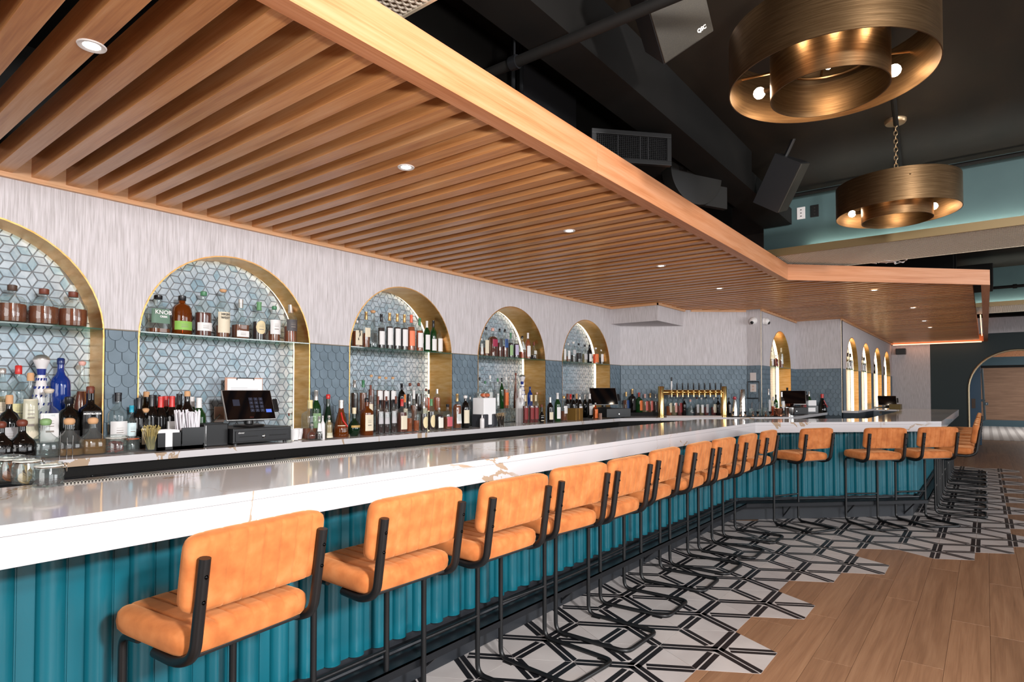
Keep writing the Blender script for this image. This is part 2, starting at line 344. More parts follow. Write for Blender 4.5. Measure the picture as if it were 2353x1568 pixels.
b = MB(); b.box(7.42, 8.32, 3.364, 4.05, 2.318, 2.62); b.obj('ceiling_soffit', LINEN, kind='structure')

# ---- slate blue fish scale tiles, each its own piece
TW, TH = .0735, .0690
def scale_mesh(poly, name='fish_scale_tile'):
    me = MB(); k = len(poly); ys = [p[1] for p in poly]; lo = min(ys)
    def w_(p, f): return .0015+f*(.0065*(1-(p[1]+.0367)/.115))
    a_ = sum(poly[i][0]*poly[(i+1) % k][1]-poly[(i+1) % k][0]*poly[i][1] for i in range(k))
    if a_ < 0: poly = poly[::-1]
    cx, cy = sum(p[0] for p in poly)/k, sum(ys)/k; inn = []
    for p in poly:
        d = Vector((cx-p[0], cy-p[1])); l_ = max(d.length, 1e-6); inn.append((p[0]+d.x/l_*min(.0021, l_*.5), p[1]+d.y/l_*min(.0021, l_*.5)))
    top = [(p[0], p[1], w_(p, 1)-.0009) for p in poly]; bot = [(p[0], p[1], 0) for p in poly]; it = [(p[0], p[1], w_(p, 1)) for p in inn]
    me.add(bot+top+it, [tuple(range(2*k, 3*k))]); me.add([], [])
    me.f += [(i, (i+1) % k, k+(i+1) % k, k+i) for i in range(k)]+[(k+i, k+(i+1) % k, 2*k+(i+1) % k, 2*k+i) for i in range(k)]; me.m += [1]*(2*k)
    return me.mesh(name, [SCAL, GROUT])
FULL = [(-TW/2+.0006, .078), (-TW/2+.0006, 0)]+[((TW/2-.0006)*math.cos(a), (TW/2-.0006)*math.sin(a)) for a in [PI+PI*i/9 for i in range(1, 9)]]+[(TW/2-.0006, 0), (TW/2-.0006, .078)]
FULLM = scale_mesh(FULL)
def scallops(parent, o, xd, nd, u0, u1, z0=1.03, z1=1.758):
    T = wallT(o, xd, nd); x = T.col[0].to_3d(); n = -T.col[2].to_3d()
    r = 0; z = z1-.0367+.012
    while z > z0-.03:
        off = (r % 2)*TW/2; k0 = math.floor((u0-off)/TW)-1
        k = k0
        while k*TW+off-TW/2 < u1:
            cu = k*TW+off; k += 1
            p = cliprect(FULL, u0-cu, u1-cu, -9, z1-z)
            if len(p) < 3 or max(q[0] for q in p)-min(q[0] for q in p) < .004: continue
            me = FULLM if (len(p) == len(FULL) and z+.078 <= z1 and cu-TW/2 >= u0 and cu+TW/2 <= u1) else scale_mesh(p)
            pos = T @ Vector((cu, z, 0))
            ob = link('fish_scale_tile', me, parent); m = Matrix((x, Vector((0, 0, 1)), n)).transposed().to_4x4(); m.translation = pos+n*.001; ob.matrix_local = m
        z -= TH; r += 1
E1 = [(1.342, 1.52), (2.71, 3.07), (4.265, 4.645), (5.84, 6.195), (7.385, 7.68)]
for a, c in E1: scallops(w_left, (0, YW), (1, 0), (0, -1), a+.004, c-.004)
scallops(w_tap, (7.69, 4.05), TAPX, TAPN, .005, 1.81)
scallops(w_jog, (8.861, 2.664), (0, -1), (-1, 0), .002, .187)
scallops(w_rec, (0, 2.475), (1, 0), (0, -1), 8.87, 9.285); scallops(w_rec, (0, 2.475), (1, 0), (0, -1), 10.49, 10.815)
scallops(w_ret, (10.817, 2.475), (0, -1), (-1, 0), .005, .67)
# thin metal trims
TRIMM = mat('pale_trim', '#a79c8c', .35, .6)
def edge_strip(p, q, r=.0035, parent=None):
    m = MB(); m.tube([p, q], r, 6); return m.obj('edge_trim', TRIMM, parent)
for a, c in E1: edge_strip((a, YW-.003, 1.762), (c, YW-.003, 1.762), .004, w_left)
edge_strip((8.862, 2.473, 1.06), (8.862, 2.473, 2.52), .006, w_jog); edge_strip((10.818, 1.798, 1.06), (10.818, 1.798, 2.52), .006, w_ret)
edge_strip((7.69, 4.045, 1.762), (8.862, 2.66, 1.762), .004, w_tap)

# ---- arched niches
LED = emis('warm_led', (1.0, .80, .56, 1), 3.2); LEDH = emis('warm_led_bright', (1.0, .76, .48, 1), 4.5); LEDO = emis('amber_led', (1.0, .50, .27, 1), 3.2)
def arch_path(a, c, zb, y, rr=None, n=28):
    cx = (a+c)/2; r = (c-a)/2 if rr is None else rr; h = r
    return [(cx-h, y, zb)]+[(cx-r*math.cos(PI*i/n), y, ZS+r*math.sin(PI*i/n)) for i in range(n+1)]+[(cx+h, y, zb)]
def ribbon(P0, P1):
    m = MB(); k = len(P0); m.add(P0+P1, [(i, i+1, k+i+1, k+i) for i in range(k-1)]); return m
def thick_ribbon(a, c, y0, y1, t, zb=1.061):
    i0 = arch_path(a, c, zb, y0, (c-a)/2-t); i1 = arch_path(a, c, zb, y1, (c-a)/2-t); o0 = arch_path(a, c, zb, y0, (c-a)/2+.0); o1 = arch_path(a, c, zb, y1, (c-a)/2+.0)
    m = MB(); k = len(i0); m.add(i0+i1+o0+o1, [(i, i+1, k+i+1, k+i) for i in range(k-1)]+[(2*k+i, 3*k+i, 3*k+i+1, 2*k+i+1) for i in range(k-1)]+[(i, 2*k+i, 2*k+i+1, i+1) for i in range(k-1)]+[(k+i, k+i+1, 3*k+i+1, 3*k+i) for i in range(k-1)]); return m
RH = []
for ang in (PI/2, PI/2+PI/3, PI/2-PI/3):
    La, Sa = .0905/2*.90, .0522/2*.885; ca, sa = math.cos(ang), math.sin(ang)
    pts = [(La, 0), (0, Sa), (-La, 0), (0, -Sa)]; pts = [(x*ca-y*sa, x*sa+y*ca) for x, y in pts]
    for mi in range(4):
        m = MB(); top = [(x*.93, z*.93) for x, z in pts]
        m.add([(x, 0, z) for x, z in pts]+[(x, -.004, z) for x, z in pts]+[(x, -.006, z) for x, z in top], [(0, 1, 5, 4), (1, 2, 6, 5), (2, 3, 7, 6), (3, 0, 4, 7), (4, 5, 9, 8), (5, 6, 10, 9), (6, 7, 11, 10), (7, 4, 8, 11), (8, 9, 10, 11)])
        RH.append(m.mesh('rhomb_tile', MOS[mi]))
ORD = ['leftmost', 'second', 'third', 'fourth', 'fifth']
for ai, (a, c, yb) in enumerate(ARCH1):
    t = thing('arched_niche', ['leftmost brass lined arched niche, cut by the photo edge', 'second arched niche, with the register screen inside', 'third arched niche from the left, with blue star mosaic', 'fourth arched niche, white ceramic bottle inside', 'fifth arched niche, nearest the wall corner'][ai], 'niche', ((a+c)/2, YW, 0), group='brass arched niches')
    off = Vector(((a+c)/2, YW, 0))
    def sh(m): m.v = [(p[0]-off.x, p[1]-off.y, p[2]-off.z) for p in m.v]; return m
    sh(thick_ribbon(a, c, YW-.004, yb, .008)).obj('brass_liner', BRASS, t, True)
    sh(ribbon(arch_path(a, c, 1.061, yb+.004, (c-a)/2+.012), arch_path(a, c, 1.061, yb+.046, (c-a)/2+.012))).obj('led_strip', LED, t)
    ym = yb+.056; m = MB(); m.box(a-.03, c+.03, ym, ym+.02, 1.06, 2.36); sh(m).obj('back_board', GROUTG, t)
    rh = []; s = .0905; cx = (a+c)/2
    for i in range(-20, 21):
        for j in range(-30, 31):
            px, pz = cx+i*s*.8660, 1.72+j*s+(i % 2)*s/2
            for q, (dx, dz) in enumerate(((0, s/2), (-s*.433, s/4), (s*.433, s/4))):
                x, z = px+dx, pz+dz
                if z < 1.06 or abs(x-cx) > (c-a)/2+.012: continue
                if z > ZS and math.hypot(x-cx, z-ZS) > (c-a)/2+.012: continue
                rh.append((x, z, q))
    seen = [r for r in rh if r[0] > .78]
    seen.sort(key=lambda r: -(r[1]+ (r[0] if ai == 0 else -r[0]*.6)))
    sel = set(seen[:300]); rest = MB(); rr = random.Random(ai)
    for r in rh:
        if ai == 0 and r[0] < .7: continue
        mi = rr.choice([0, 1, 1, 2, 2, 3]) if ai < 2 else rr.choice([1, 1, 2, 2, 2, 0])
        me = RH[r[2]*4+mi]
        if r in sel: link('rhomb_tile', me, t, (r[0]-off.x, ym-off.y, r[1]))
        else: rest.add([(v.co.x+r[0]-off.x, v.co.y+ym-off.y, v.co.z+r[1]) for v in me.vertices], [tuple(p.vertices) for p in me.polygons], mi)
    rest.obj('rhomb_tile_field', MOS, t, kind='stuff')
    m = MB(); m.bbox(a+.009, c-.009, YW-.012, yb-.004, 1.755, 1.764, .001); m.obj('glass_shelf', SHELFG, label='green edged glass shelf across the %s arch from the left' % ORD[ai], cat='shelf', group='glass shelves in the arches')
BRK = mat('small_brick_tile', '#b9ab98', .3)
ns, L, bb = nodes(BRK); br = N(BRK, 'ShaderNodeTexBrick'); br.inputs['Scale'].default_value = 9; br.inputs['Color1'].default_value = lin('#b9c0bf'); br.inputs['Color2'].default_value = lin('#a3aeb0'); br.inputs['Mortar'].default_value = lin('#7d7a74')
v = coords(BRK, (1, 1, 1)); sx = N(BRK, 'ShaderNodeSeparateXYZ'); cx_ = N(BRK, 'ShaderNodeCombineXYZ'); L.new(v, sx.inputs[0]); L.new(sx.outputs[0], cx_.inputs[0]); L.new(sx.outputs[2], cx_.inputs[1]); L.new(cx_.outputs[0], br.inputs['Vector']); L.new(br.outputs['Color'], bb.inputs['Base Color'])
for ai, (a, c, yb) in enumerate(ARCH2+ARCH3):
    yw = 2.475 if ai == 0 else 1.80
    t = thing('arched_niche', ['lone narrow arched niche to the right of the white cameras', 'nearest of the four glowing arches on the far wall', 'second of the four glowing arches on the far wall', 'third of the four glowing arches, dark bottles inside', 'farthest of the four glowing arches'][ai], 'niche', ((a+c)/2, yw, 0), group='brass arched niches')
    off = Vector(((a+c)/2, yw, 0))
    sh(thick_ribbon(a, c, yw-.004, yb, .008)).obj('brass_liner', BRASS, t, True)
    sh(ribbon(arch_path(a, c, 1.061, yb+.004, (c-a)/2+.012), arch_path(a, c, 1.061, yb+.05, (c-a)/2+.012))).obj('led_strip', LEDH, t)
    m = MB(); m.box(a-.03, c+.03, yb+.06, yb+.075, 1.06, 2.36); sh(m).obj('back_board', BRK, t)
    m = MB(); m.bbox(a+.009, c-.009, yw-.005, yb-.004, 1.755, 1.764, .001); m.obj('glass_shelf', SHELFG, label=['glass shelf in the lone arch beside the cameras', 'glass shelf in the nearest far wall arch', 'glass shelf in the second far wall arch', 'glass shelf in the third far wall arch', 'glass shelf in the farthest arch'][ai], cat='shelf', group='glass shelves in the arches')

# ================================================================= FLOOR
b = MB(); b.box(-4, 32, -8, 5, -.06, -.012); floor = b.obj('floor', mat('subfloor', '#3a3029', .7), kind='structure')
rr = random.Random(3)
PW = .1855; pm = {}
def plank(x0, x1, y0, y1):
    L_ = round(x1-x0, 2); k = L_
    if k not in pm:
        m = MB(); m.bbox(-L_/2+.0012, L_/2-.0012, -PW/2+.0009, PW/2-.0009, -.014, -.001, .0012); pm[k] = m.mesh('plank', PLANK)
    link('plank', pm[k], floor, ((x0+x1)/2, (y0+y1)/2, 0))
nplank = 0
for r in range(-10, 12):
    y1 = .928-PW*(10-r)+PW*10 if False else .928+PW*0-(r)*PW; y0 = y1-PW
    if y0 > 1.15 or y1 < -1.6: continue
    x = 2.2+rr.random()*.8
    while x < 17.5:
        L_ = rr.choice([1.2, 1.5, 1.8, 2.1]) if x < 11 else 2.4
        if nplank < 292: plank(x, x+L_, y0, y1); nplank += 1
        x += L_
m = MB(); m.box(-4, 32, -8, 5, -.012, -.004); m.obj('plank_field', PLANK, floor, kind='stuff')
# big hexagonal cement tiles: white faces, printed black double bands meeting in the middle
HA, HX, HY = .3045, .4567, .2685
WT = noisy('cement_white', [(.3, '#b5adaa'), (.7, '#c1bab7')], (1, 1, 1), .45, nscale=5, rnd=True); BT = mat('cement_black', '#17171b', .42)
def hexmesh():
    m = MB(); S = HY/(HA*.8660)
    P = [((HA-.0012)*math.cos(PI/3*i), (HA-.0012)*math.sin(PI/3*i)*S) for i in range(6)]
    m.prism(P, -.012, .0, 0)
    for k in range(6):
        ang = PI/3*k; full = k in (0, 2, 4); t0 = -.012 if full else .062; c_, s_ = math.cos(ang), math.sin(ang); e = HA-.0016
        def q(t, n_): x, y = t*c_-n_*s_, t*s_+n_*c_; return (x, y*S)
        for sg in (1, -1):
            lo, hi = .0045, .034; e2 = e-hi/math.tan(PI/3) if True else e
            pl = [q(max(t0, 0) if full else t0, sg*lo), q(t0, sg*hi), q(e2, sg*hi), q(e-lo/math.tan(PI/3), sg*lo)]
            if sg < 0: pl = pl[::-1]
            m.add([(p[0], p[1], .0004+(.0002 if full else 0)) for p in pl][::-1], [(0, 1, 2, 3)], 1)
    for k in (0, 2, 4):
        ang = PI/3*k; c_, s_ = math.cos(ang), math.sin(ang)
        pl = [(-.002*s_*-1, -.002*c_*-1)]
        a = [(t*c_-n_*s_, (t*s_+n_*c_)*S, .0009) for t, n_ in ((-.001, -.0028), (HA-.004, -.0028), (HA-.004, .0028), (-.001, .0028))]
        m.add(a, [(0, 1, 2, 3)], 0)
    return m.mesh('hex_tile', [WT, BT])
HM = hexmesh(); nh = 0
for mcol in range(-5, 26):
    for n_ in range(-9, 8):
        if (mcol+n_) % 2: continue
        X, Y = 3.317+HX*mcol, 1.167+HY*n_
        lowest = {True: 0, False: 1}[mcol % 2 == 0] if mcol < 5 else {5: -1, 6: 0, 7: -3, 8: -4}.get(mcol, -4 if mcol % 2 == 0 else -5)
        if n_ < lowest: continue
        line = 2.3 if X < 6.4 else max(2.72-(X-6.4)*1.03, 1.0)
        if Y > line or X > 14.3-(.4 if n_ < 0 else 0)-n_*0: continue
        link('hex_tile', HM, floor, (X, Y, .0)); nh += 1
FM = mat('dotted_mosaic', '#c9c4c0', .3); ns, L, bb = nodes(FM); v = coords(FM, (1, 1, 1)); ck = N(FM, 'ShaderNodeTexBrick'); ck.inputs['Scale'].default_value = 2.2; ck.inputs['Mortar Size'].default_value = .2; ck.inputs['Mortar'].default_value = lin('#cfcac6'); ck.inputs['Color1'].default_value = lin('#2c2b30'); ck.inputs['Color2'].default_value = lin('#2c2b30'); ck.offset = 0; ck.inputs['Brick Width'].default_value = .5; ck.inputs['Row Height'].default_value = .5
ck.inputs['Mortar Size'].default_value = .16; L.new(v, ck.inputs['Vector']); L.new(ck.outputs['Color'], bb.inputs['Base Color'])
m = MB(); m.box(22.2, 31, -8, .55, -.006, .002); m.obj('mosaic_floor', FM, floor)

# ================================================================= BAR
slab = [(-1.2, 1.93), (6.68, 1.93), (8.19, .39), (13.6, .39), (13.6, 1.62), (12.85, 1.62), (12.85, 1.14), (8.505, 1.14), (6.995, 2.68), (-1.2, 2.68)]
ct = thing('bar_counter', 'long white quartz bar counter with gold brown veins', 'counter', (0, 1.93, 0))
def shY(m, dy=-1.93): m.v = [(p[0], p[1]+dy, p[2]) for p in m.v]; return m
m = MB(); m.prism(slab, 1.0380, 1.067); shY(m).obj('slab', QUARTZ, ct)
def strip(pts, t, z0, z1, m=None):
    """upright band following pts, thickness t to the left side"""
    m = m or MB(); n = len(pts); off = []
    for i, p in enumerate(pts):
        ds = []
        for a, c in ((i-1, i), (i, i+1)):
            if 0 <= a and c < n: d = Vector((pts[c][0]-pts[a][0], pts[c][1]-pts[a][1])).normalized(); ds.append(Vector((-d.y, d.x)))
        nn = sum(ds, Vector((0, 0))).normalized(); off.append((p[0]+nn.x*t/max(nn.dot(ds[0]), .3), p[1]+nn.y*t/max(nn.dot(ds[0]), .3)))
    for i in range(n-1): m.prism([pts[i], pts[i+1], off[i+1], off[i]], z0, z1)
    return m
ap = [(-1.2, 1.9312), (6.6795, 1.9312), (8.1895, .3912), (13.5985, .3912), (13.5985, 1.62)]
shY(strip(ap, .03, .957, 1.0368)).obj('apron', QUARTZ, ct)
m = MB(); m.box(.74, 4.3, 2.60, 2.672, 1.067, 1.074)
PERF = mat('perforated_strip', '#8d8a84', .3, .8); ns, L, bb = nodes(PERF); v = coords(PERF, (1, 1, 1)); ck = N(PERF, 'ShaderNodeTexChecker'); ck.inputs['Scale'].default_value = 180; ck.inputs['Color1'].default_value = lin('#8d877d'); ck.inputs['Color2'].default_value = lin('#1d1a16'); L.new(v, ck.inputs['Vector']); L.new(ck.outputs['Color'], bb.inputs['Base Color'])
m.obj('drip_strip', PERF, label='perforated metal drip strip along the inner edge of the counter', cat='drip strip')
# front: fluted boards, toe kick
bf = thing('cocktail_bar', 'teal painted bar of fluted upright boards below the quartz', 'bar', (0, 2.2, 0))
FWD = .122
prof = [(0, 0), (.004, 0), (.004, -.004), (.042, -.004), (.042, 0), (.046, 0)]+[(.084-.037*math.cos(PI*i/12), -.034*math.sin(PI*i/12)) for i in range(0, 13)]+[(FWD-.0008, 0)]
def boardmesh():
    m = MB(); P = prof+[(FWD-.0008, .018), (0, .018)]; m.prism(P, .245, .957); return m.mesh('fluted_board', TEAL, True, 30)
BM_ = boardmesh()
def run(p, q, cnt=None):
    d = Vector((q[0]-p[0], q[1]-p[1])); L_ = d.length; n = int(L_/FWD) if cnt is None else cnt; s = L_/(n*FWD); ang = math.atan2(d.y, d.x)
    for i in range(n):
        o = link('fluted_board', BM_, bf, (p[0]+d.x*i/n, p[1]+d.y*i/n-2.2, 0), ang); o.scale = (s, 1, 1)
run((-.97, 2.2), (6.70, 2.2)); run((6.70, 2.2), (8.19, .66)); run((8.19, .66), (13.5, .66))
toe = [(-1, 2.205), (6.705, 2.205), (8.195, .665), (13.5, .665), (13.5, 1.3)]
shY(strip(toe, .02, 0, .245), -2.2).obj('toe_kick', TOE, bf)
shY(strip([(p[0], p[1]+.02) for p in toe], .02, .245, .957), -2.2).obj('backing', BLACKM, bf)
fr = thing('foot_rail', 'black steel foot rail shelf with triangular brackets under the stools', 'foot rail', (0, 2.2, 0))
rl = [(-1, 2.01), (6.62, 2.01), (8.07, .515), (13.4, .515)]
m = strip(rl, .185, .205, .212); strip(rl, .006, .172, .212, m); shY(m, -2.2).obj('rail_plate', RAILM, fr)
m = MB(); m.tube(fillet([(-1, 2.11, .232), (6.66, 2.11, .232), (8.11, .60, .232), (13.4, .60, .232)], .02), .012, 8); shY(m, -2.2).obj('rail_tube', RAILM, fr, True)
def bracket(p, ang):
    m = MB(); m.box(-.006, .006, 0, .012, .02, .2); m.box(-.012, .012, -.18, 0, .19, .2); m.tube([(0, -.165, .19), (0, 0, .04)], .007, 6)
    link('bracket', m.mesh('bracket', RAILM), fr, (p[0], p[1]-2.2, 0), ang)
for x in (.9, 2.12, 3.36, 4.58, 5.8): bracket((x, 2.198), 0)
for t_ in (.28, .62, .95): bracket((6.70+1.49*t_, 2.2-1.54*t_-.003), math.atan2(-1.54, 1.49))
for x in (9, 10.2, 11.4, 12.6): bracket((x, .658), 0)
# back counter
bk = thing('back_counter', 'white quartz back counter carrying the liquor bottles', 'counter', (0, 3.6, 0))
bp = [(-1.2, 3.60), (6.83, 3.60), (7.13, 3.42), (8.32, 2.27), (8.59, 2.0), (10.78, 2.0), (10.78, 2.48), (8.87, 2.48), (8.87, 2.67), (7.70, 4.05), (7.38, 4.37), (-1.2, 4.37)]
m = MB(); m.prism(bp, 1.022, 1.06); shY(m, -3.6).obj('slab', QUARTZ, bk)
m = MB(); m.prism([(10.85, 1.58), (12.84, 1.58), (12.84, 1.98), (10.85, 1.98)], 1.055, 1.09); m.box(9.35, 10.42, 2.42, 2.74, 1.055, 1.061); shY(m, -3.6).obj('far_slab', QUARTZ, bk)
bc = thing('back_cabinet', 'black cooler cabinets under the back counter', 'cabinet', (0, 3.63, 0))
cab = [(-1.2, 3.63), (6.84, 3.63), (7.15, 3.45), (8.34, 2.30), (8.6, 2.03), (10.78, 2.03)]
shY(strip(cab, .3, .05, 1.022), -3.63).obj('carcass', BLACKM, bc)
for i, x in enumerate([-.9+1.02*k for k in range(7)]):
    m = MB(); m.bbox(x+.01, x+1.01, -.022, 0, .12, .97, .004); d = m.obj('cooler_door', mat('black_door', '#101113', .2), bc)
    m = MB(); m.tube(fillet([(x+.9, -.02, .85), (x+.9, -.05, .85), (x+.9, -.05, .5), (x+.9, -.02, .5)], .01), .006, 6); m.obj('handle', CHROME, d)
m = MB(); m.box(-1.2, 7.0, 2.6, 2.66, .1, 1.037); m.obj('inner_panel', BLACKM, bf).location.y = -2.2
m = MB(); m.box(10.9, 12.8, 1.62, 1.8, .05, 1.055); m.box(12.9, 13.55, .7, 1.5, .05, 1.036); m.obj('end_carcass', mat('navy_cabinet', '#20303c', .5), bc).location.y = -3.63

# ================================================================= CANOPY
cn = thing('slatted_canopy', 'oak slatted canopy hanging over the whole bar', 'canopy', (0, 1.6, 2.52))
def cnl(m): m.v = [(p[0], p[1]-1.6, p[2]-2.52) for p in m.v]; return m
sm = {}
def slat(x, y0, y1):
    k = round(y1-y0, 2)
    if k not in sm: q = MB(); q.bbox(0, .0745, 0, k, 0, .105, .0015); sm[k] = q.mesh('slat', SLAT)
    link('slat', sm[k], cn, (x, y0-1.6, 2.545-2.52))
k = -13
while True:
    x = .979+.1553*k; k += 1
    if x > 17.15: break
    xm = x+.037
    y1 = 4.02 if xm < 7.42 else 3.36 if xm < 8.32 else 2.69+(8.864-xm)*1.18 if xm < 8.84 else 2.46 if xm < 10.8 else 1.785
    y0 = 1.632 if xm < 6.49 else 1.640-(x-6.51) if x < 8.02 else .10
    slat(x, y0, y1)
def board(name, poly, z0, z1, ang, m_, parent=cn):
    o = Vector((poly[0][0], poly[0][1], z0)); R = Matrix.Rotation(-ang, 4, 'Z'); pl = [(R @ Vector((p[0]-o.x, p[1]-o.y, 0)))[:2] for p in poly]
    q = MB(); q.prism(pl, 0, z1-z0); return link(name, q.mesh(name, m_), parent, (o.x, o.y-1.6, o.z-2.52), ang)
board('fascia_board', [(-1.1, 1.56), (2.72, 1.56), (2.72, 1.635), (-1.1, 1.635)], 2.52, 2.68, 0, OAKX)
board('fascia_board', [(2.7215, 1.56), (6.54, 1.56), (6.509, 1.635), (2.7215, 1.635)], 2.52, 2.68, 0, OAKX)
board('fascia_board', [(6.54, 1.56), (8.15, -.05), (8.119, .025), (6.509, 1.635)], 2.52, 2.68, -PI/4, OAKX)
board('fascia_board', [(8.15, -.05), (17.38, -.05), (17.38, .025), (8.119, .025)], 2.52, 2.68, 0, OAKX)
board('fascia_board', [(17.38, .025), (17.38, 1.79), (17.30, 1.79), (17.30, .025)], 2.52, 2.68, PI/2, OAKX)
for poly, an in (([(-1.1, 4.02), (7.43, 4.02), (7.43, 4.048), (-1.1, 4.048)], 0), ([(7.395, 4.02), (7.395, 3.34), (7.419, 3.34), (7.419, 4.02)], -PI/2), ([(7.395, 3.338), (8.35, 3.338), (8.34, 3.362), (7.395, 3.362)], 0),
                 ([(8.335, 3.27), (8.845, 2.668), (8.862, 2.68), (8.35, 3.29)], math.atan2(-.763, .646)), ([(8.84, 2.449), (10.82, 2.449), (10.82, 2.473), (8.84, 2.473)], 0), ([(10.79, 1.775), (17.3, 1.775), (17.3, 1.799), (10.79, 1.799)], 0)):
    board('wall_rail', poly, 2.52, 2.66, an, RAILW)
m = MB(); m.box(-1.1, 7.4, 4.03, 4.045, 2.665, 3.29); m.box(-1.1, 7.4, 1.6, 4.04, 3.25, 3.29); cnl(m).obj('void_black_sheet', BLACKM, cn)  # black sheets added so the gaps above the slats stay dark
m = MB(); m.box(12.5, 17.28, .045, .06, 2.640, 2.645); cnl(m).obj('led_strip', LEDO, cn)
m = MB(); m.box(17.16, 17.28, .06, 1.75, 2.50, 2.515); cnl(m).obj('led_strip', LEDO, cn)
for i, (x, y) in enumerate([(.721, 2.325), (2.109, 2.325), (3.67, 2.333), (5.22, 2.33), (6.769, 2.33), (7.964, .984), (9.974, .775), (11.96, .78), (13.25, .778)]):
    t = thing('recessed_downlight', ['nearest round downlight, largest, at the upper left', 'second round downlight from the left in the slats', 'third round downlight from the left in the slats', 'fourth round downlight in the slats', 'fifth downlight, last before the canopy bends', 'downlight just past the canopy bend', 'downlight over the far bar leg, second past bend', 'downlight over the far bar leg, third past bend', 'farthest small downlight in the canopy'][i], 'downlight', (x, y, 2.545), group='downlights in the slatted canopy')
    m = MB(); m.lathe([(.024, 0), (.030, -.003), (.041, -.004), (.043, 0)], 24); m.obj('trim_ring', WHITE, t, True)
    m = MB(); m.lathe([(.0, -.001), (.026, -.001), (.026, .0)], 20); m.obj('lamp', emis('downlight_lamp', (1, .97, .92, 1), 14), t)
    l = D.lights.new('downlight', 'SPOT'); l.energy = 19; l.spot_size = math.radians(105); l.spot_blend = .9; l.color = (1, .78, .56); l.shadow_soft_size = .03
    lo = D.objects.new('downlight_beam', l); COL.objects.link(lo); lo.location = (x, y, 2.53)

# ================================================================= STOOLS
def pad(wd, ht, th, grooves, n=7, both=True, sag=0):
    """upholstered slab with rounded corners and stitched channels; x wide, z tall, y thick (+y = front)"""
    us = {-1, -.985, -.95, .95, .985, 1}
    for k in range(1, grooves):
        c = -1+2*k/grooves; us |= {round(c+d/(wd/2), 4) for d in (-.012, -.006, -.0025, 0, .0025, .006, .012)}
    for k in range(grooves): us.add(round(-1+2*(k+.5)/grooves, 4))
    us = sorted(us)
    vs = [-1, -.985, -.95, -.86, -.7, -.5, -.25, 0, .25, .5, .7, .86, .95, .985, 1]
    V = []; F = []; nu, nv = len(us), len(vs)
    for side in (1, -1):
        for v in vs:
            for u in us:
                r = max(abs(u), abs(v)); q = (abs(u)**n+abs(v)**n)**(1/n); s = r/q if q > 0 else 1
                x, z = u*s*wd/2, v*s*ht/2
                t = (max(0, 1-r**16))**.36
                g = 0
                for k in range(1, grooves):
                    d = abs(x-(-wd/2+wd*k/grooves)); g = max(g, math.exp(-(d/.004)**2))
                y = side*(th/2*t - (.0045*g*t if (side == 1 or both) else 0) + .004*(1-min(1, (x/(wd/2))**2))*t*sag)
                V.append((x, y, z))
    o = nu*nv
    for j in range(nv-1):
        for i in range(nu-1):
            a, b_, c, d = j*nu+i, j*nu+i+1, (j+1)*nu+i+1, (j+1)*nu+i
            F.append((a, d, c, b_)); F.append((o+a, o+b_, o+c, o+d))
    m = MB(); m.add(V, F); return m
def weld(me, d=1e-5):
    b = bmesh.new(); b.from_mesh(me); bmesh.ops.remove_doubles(b, verts=b.verts, dist=d); bmesh.ops.recalc_face_normals(b, faces=b.faces); b.to_mesh(me); b.free(); me.polygons.foreach_set('use_smooth', [True]*len(me.polygons)); me.update(); return me
BACKM = weld(pad(.452, .213, .058, 8, n=9).mesh('backrest', VELV)); SEATM = weld(pad(.432, .362, .078, 8, n=9, both=False, sag=1).mesh('seat', VELV))
def tube_mesh(name, pts, r, mtl=BLACK, n=10, rad=.05): q = MB(); q.tube(fillet(pts, rad, 6), r, n); return q.mesh(name, mtl, True, 50)
POSTM = [tube_mesh('post', [(sx*.195, -.190, .970), (sx*.195, -.150, .705), (sx*.195, -.07, .677), (sx*.195, .03, .684)], .0155, rad=[.055, .03], n=12) for sx in (-1, 1)]
SLEDM = tube_mesh('sled_frame', [(-.180, .14, .690), (-.180, .228, .688), (-.180, .228, .0125), (-.180, -.232, .0125), (.180, -.232, .0125), (.180, .228, .0125), (.180, .228, .688), (.180, .14, .690)], .0122, rad=[.05, .055, .06, .06, .055, .05])
FOOTM = tube_mesh('footrest', [(-.180, .228, .298), (.180, .228, .298)], .0085, n=8)
q = MB(); q.lathe([(.0035, -.0025), (.006, -.001), (.0062, .001), (.003, .003)], 10); SCREWM = q.mesh('screw', mat('dark_bolt', '#08080a', .15, .8), True)
q = MB(); q.box(-.016, .016, -.03, .03, 0, .004); GLIDEM = q.mesh('glide', mat('rubber', '#0c0c0c', .7))
q = MB(); q.bbox(-.17, .17, -.15, .15, -.004, .006, .002); PANM = q.mesh('seat_pan', BLACK)
def make_stool():
    t = thing('bar_stool', 'x', 'bar stool')
    link('backrest', BACKM, t, (0, -.139, .921), rot=(math.radians(8.6), 0, 0))
    link('seat', SEATM, t, (0, .055, .734), rot=(math.radians(91.5), 0, 0))
    link('seat_pan', PANM, t, (0, .03, .693)); link('sled_frame', SLEDM, t); link('footrest', FOOTM, t)
    for i, sx in enumerate((-1, 1)):
        p = link('post', POSTM[i], t)
        for z, y in ((.922, -.1985), (.855, -.1885)): link('screw', SCREWM, p, (sx*.195, y, z), rot=(math.radians(78), 0, 0))
        for y in (.17, -.17): link('glide', GLIDEM, t, (sx*.18, y, 0.0))
    return t
proto = make_stool()
MS = [(.932, 1.806, 7.2), (1.563, 1.80, .5), (2.098, 1.76, -.6), (2.66, 1.775, -4.6), (3.14, 1.752, -.7), (3.735, 1.80, 2), (4.335, 1.80, 2), (4.845, 1.792, -.5), (5.412, 1.776, 1.8), (6.052, 1.778, .7),
      (6.81, 1.485, -27), (7.34, .915, -47), (7.84, .506, -44)]+[(8.66, .245, 0), (9.27, .245, 1), (9.82, .245, 0), (10.49, .245, -1), (11.43, .245, 0), (11.98, .245, 1), (12.48, .245, 0), (13.1, .245, 0)]
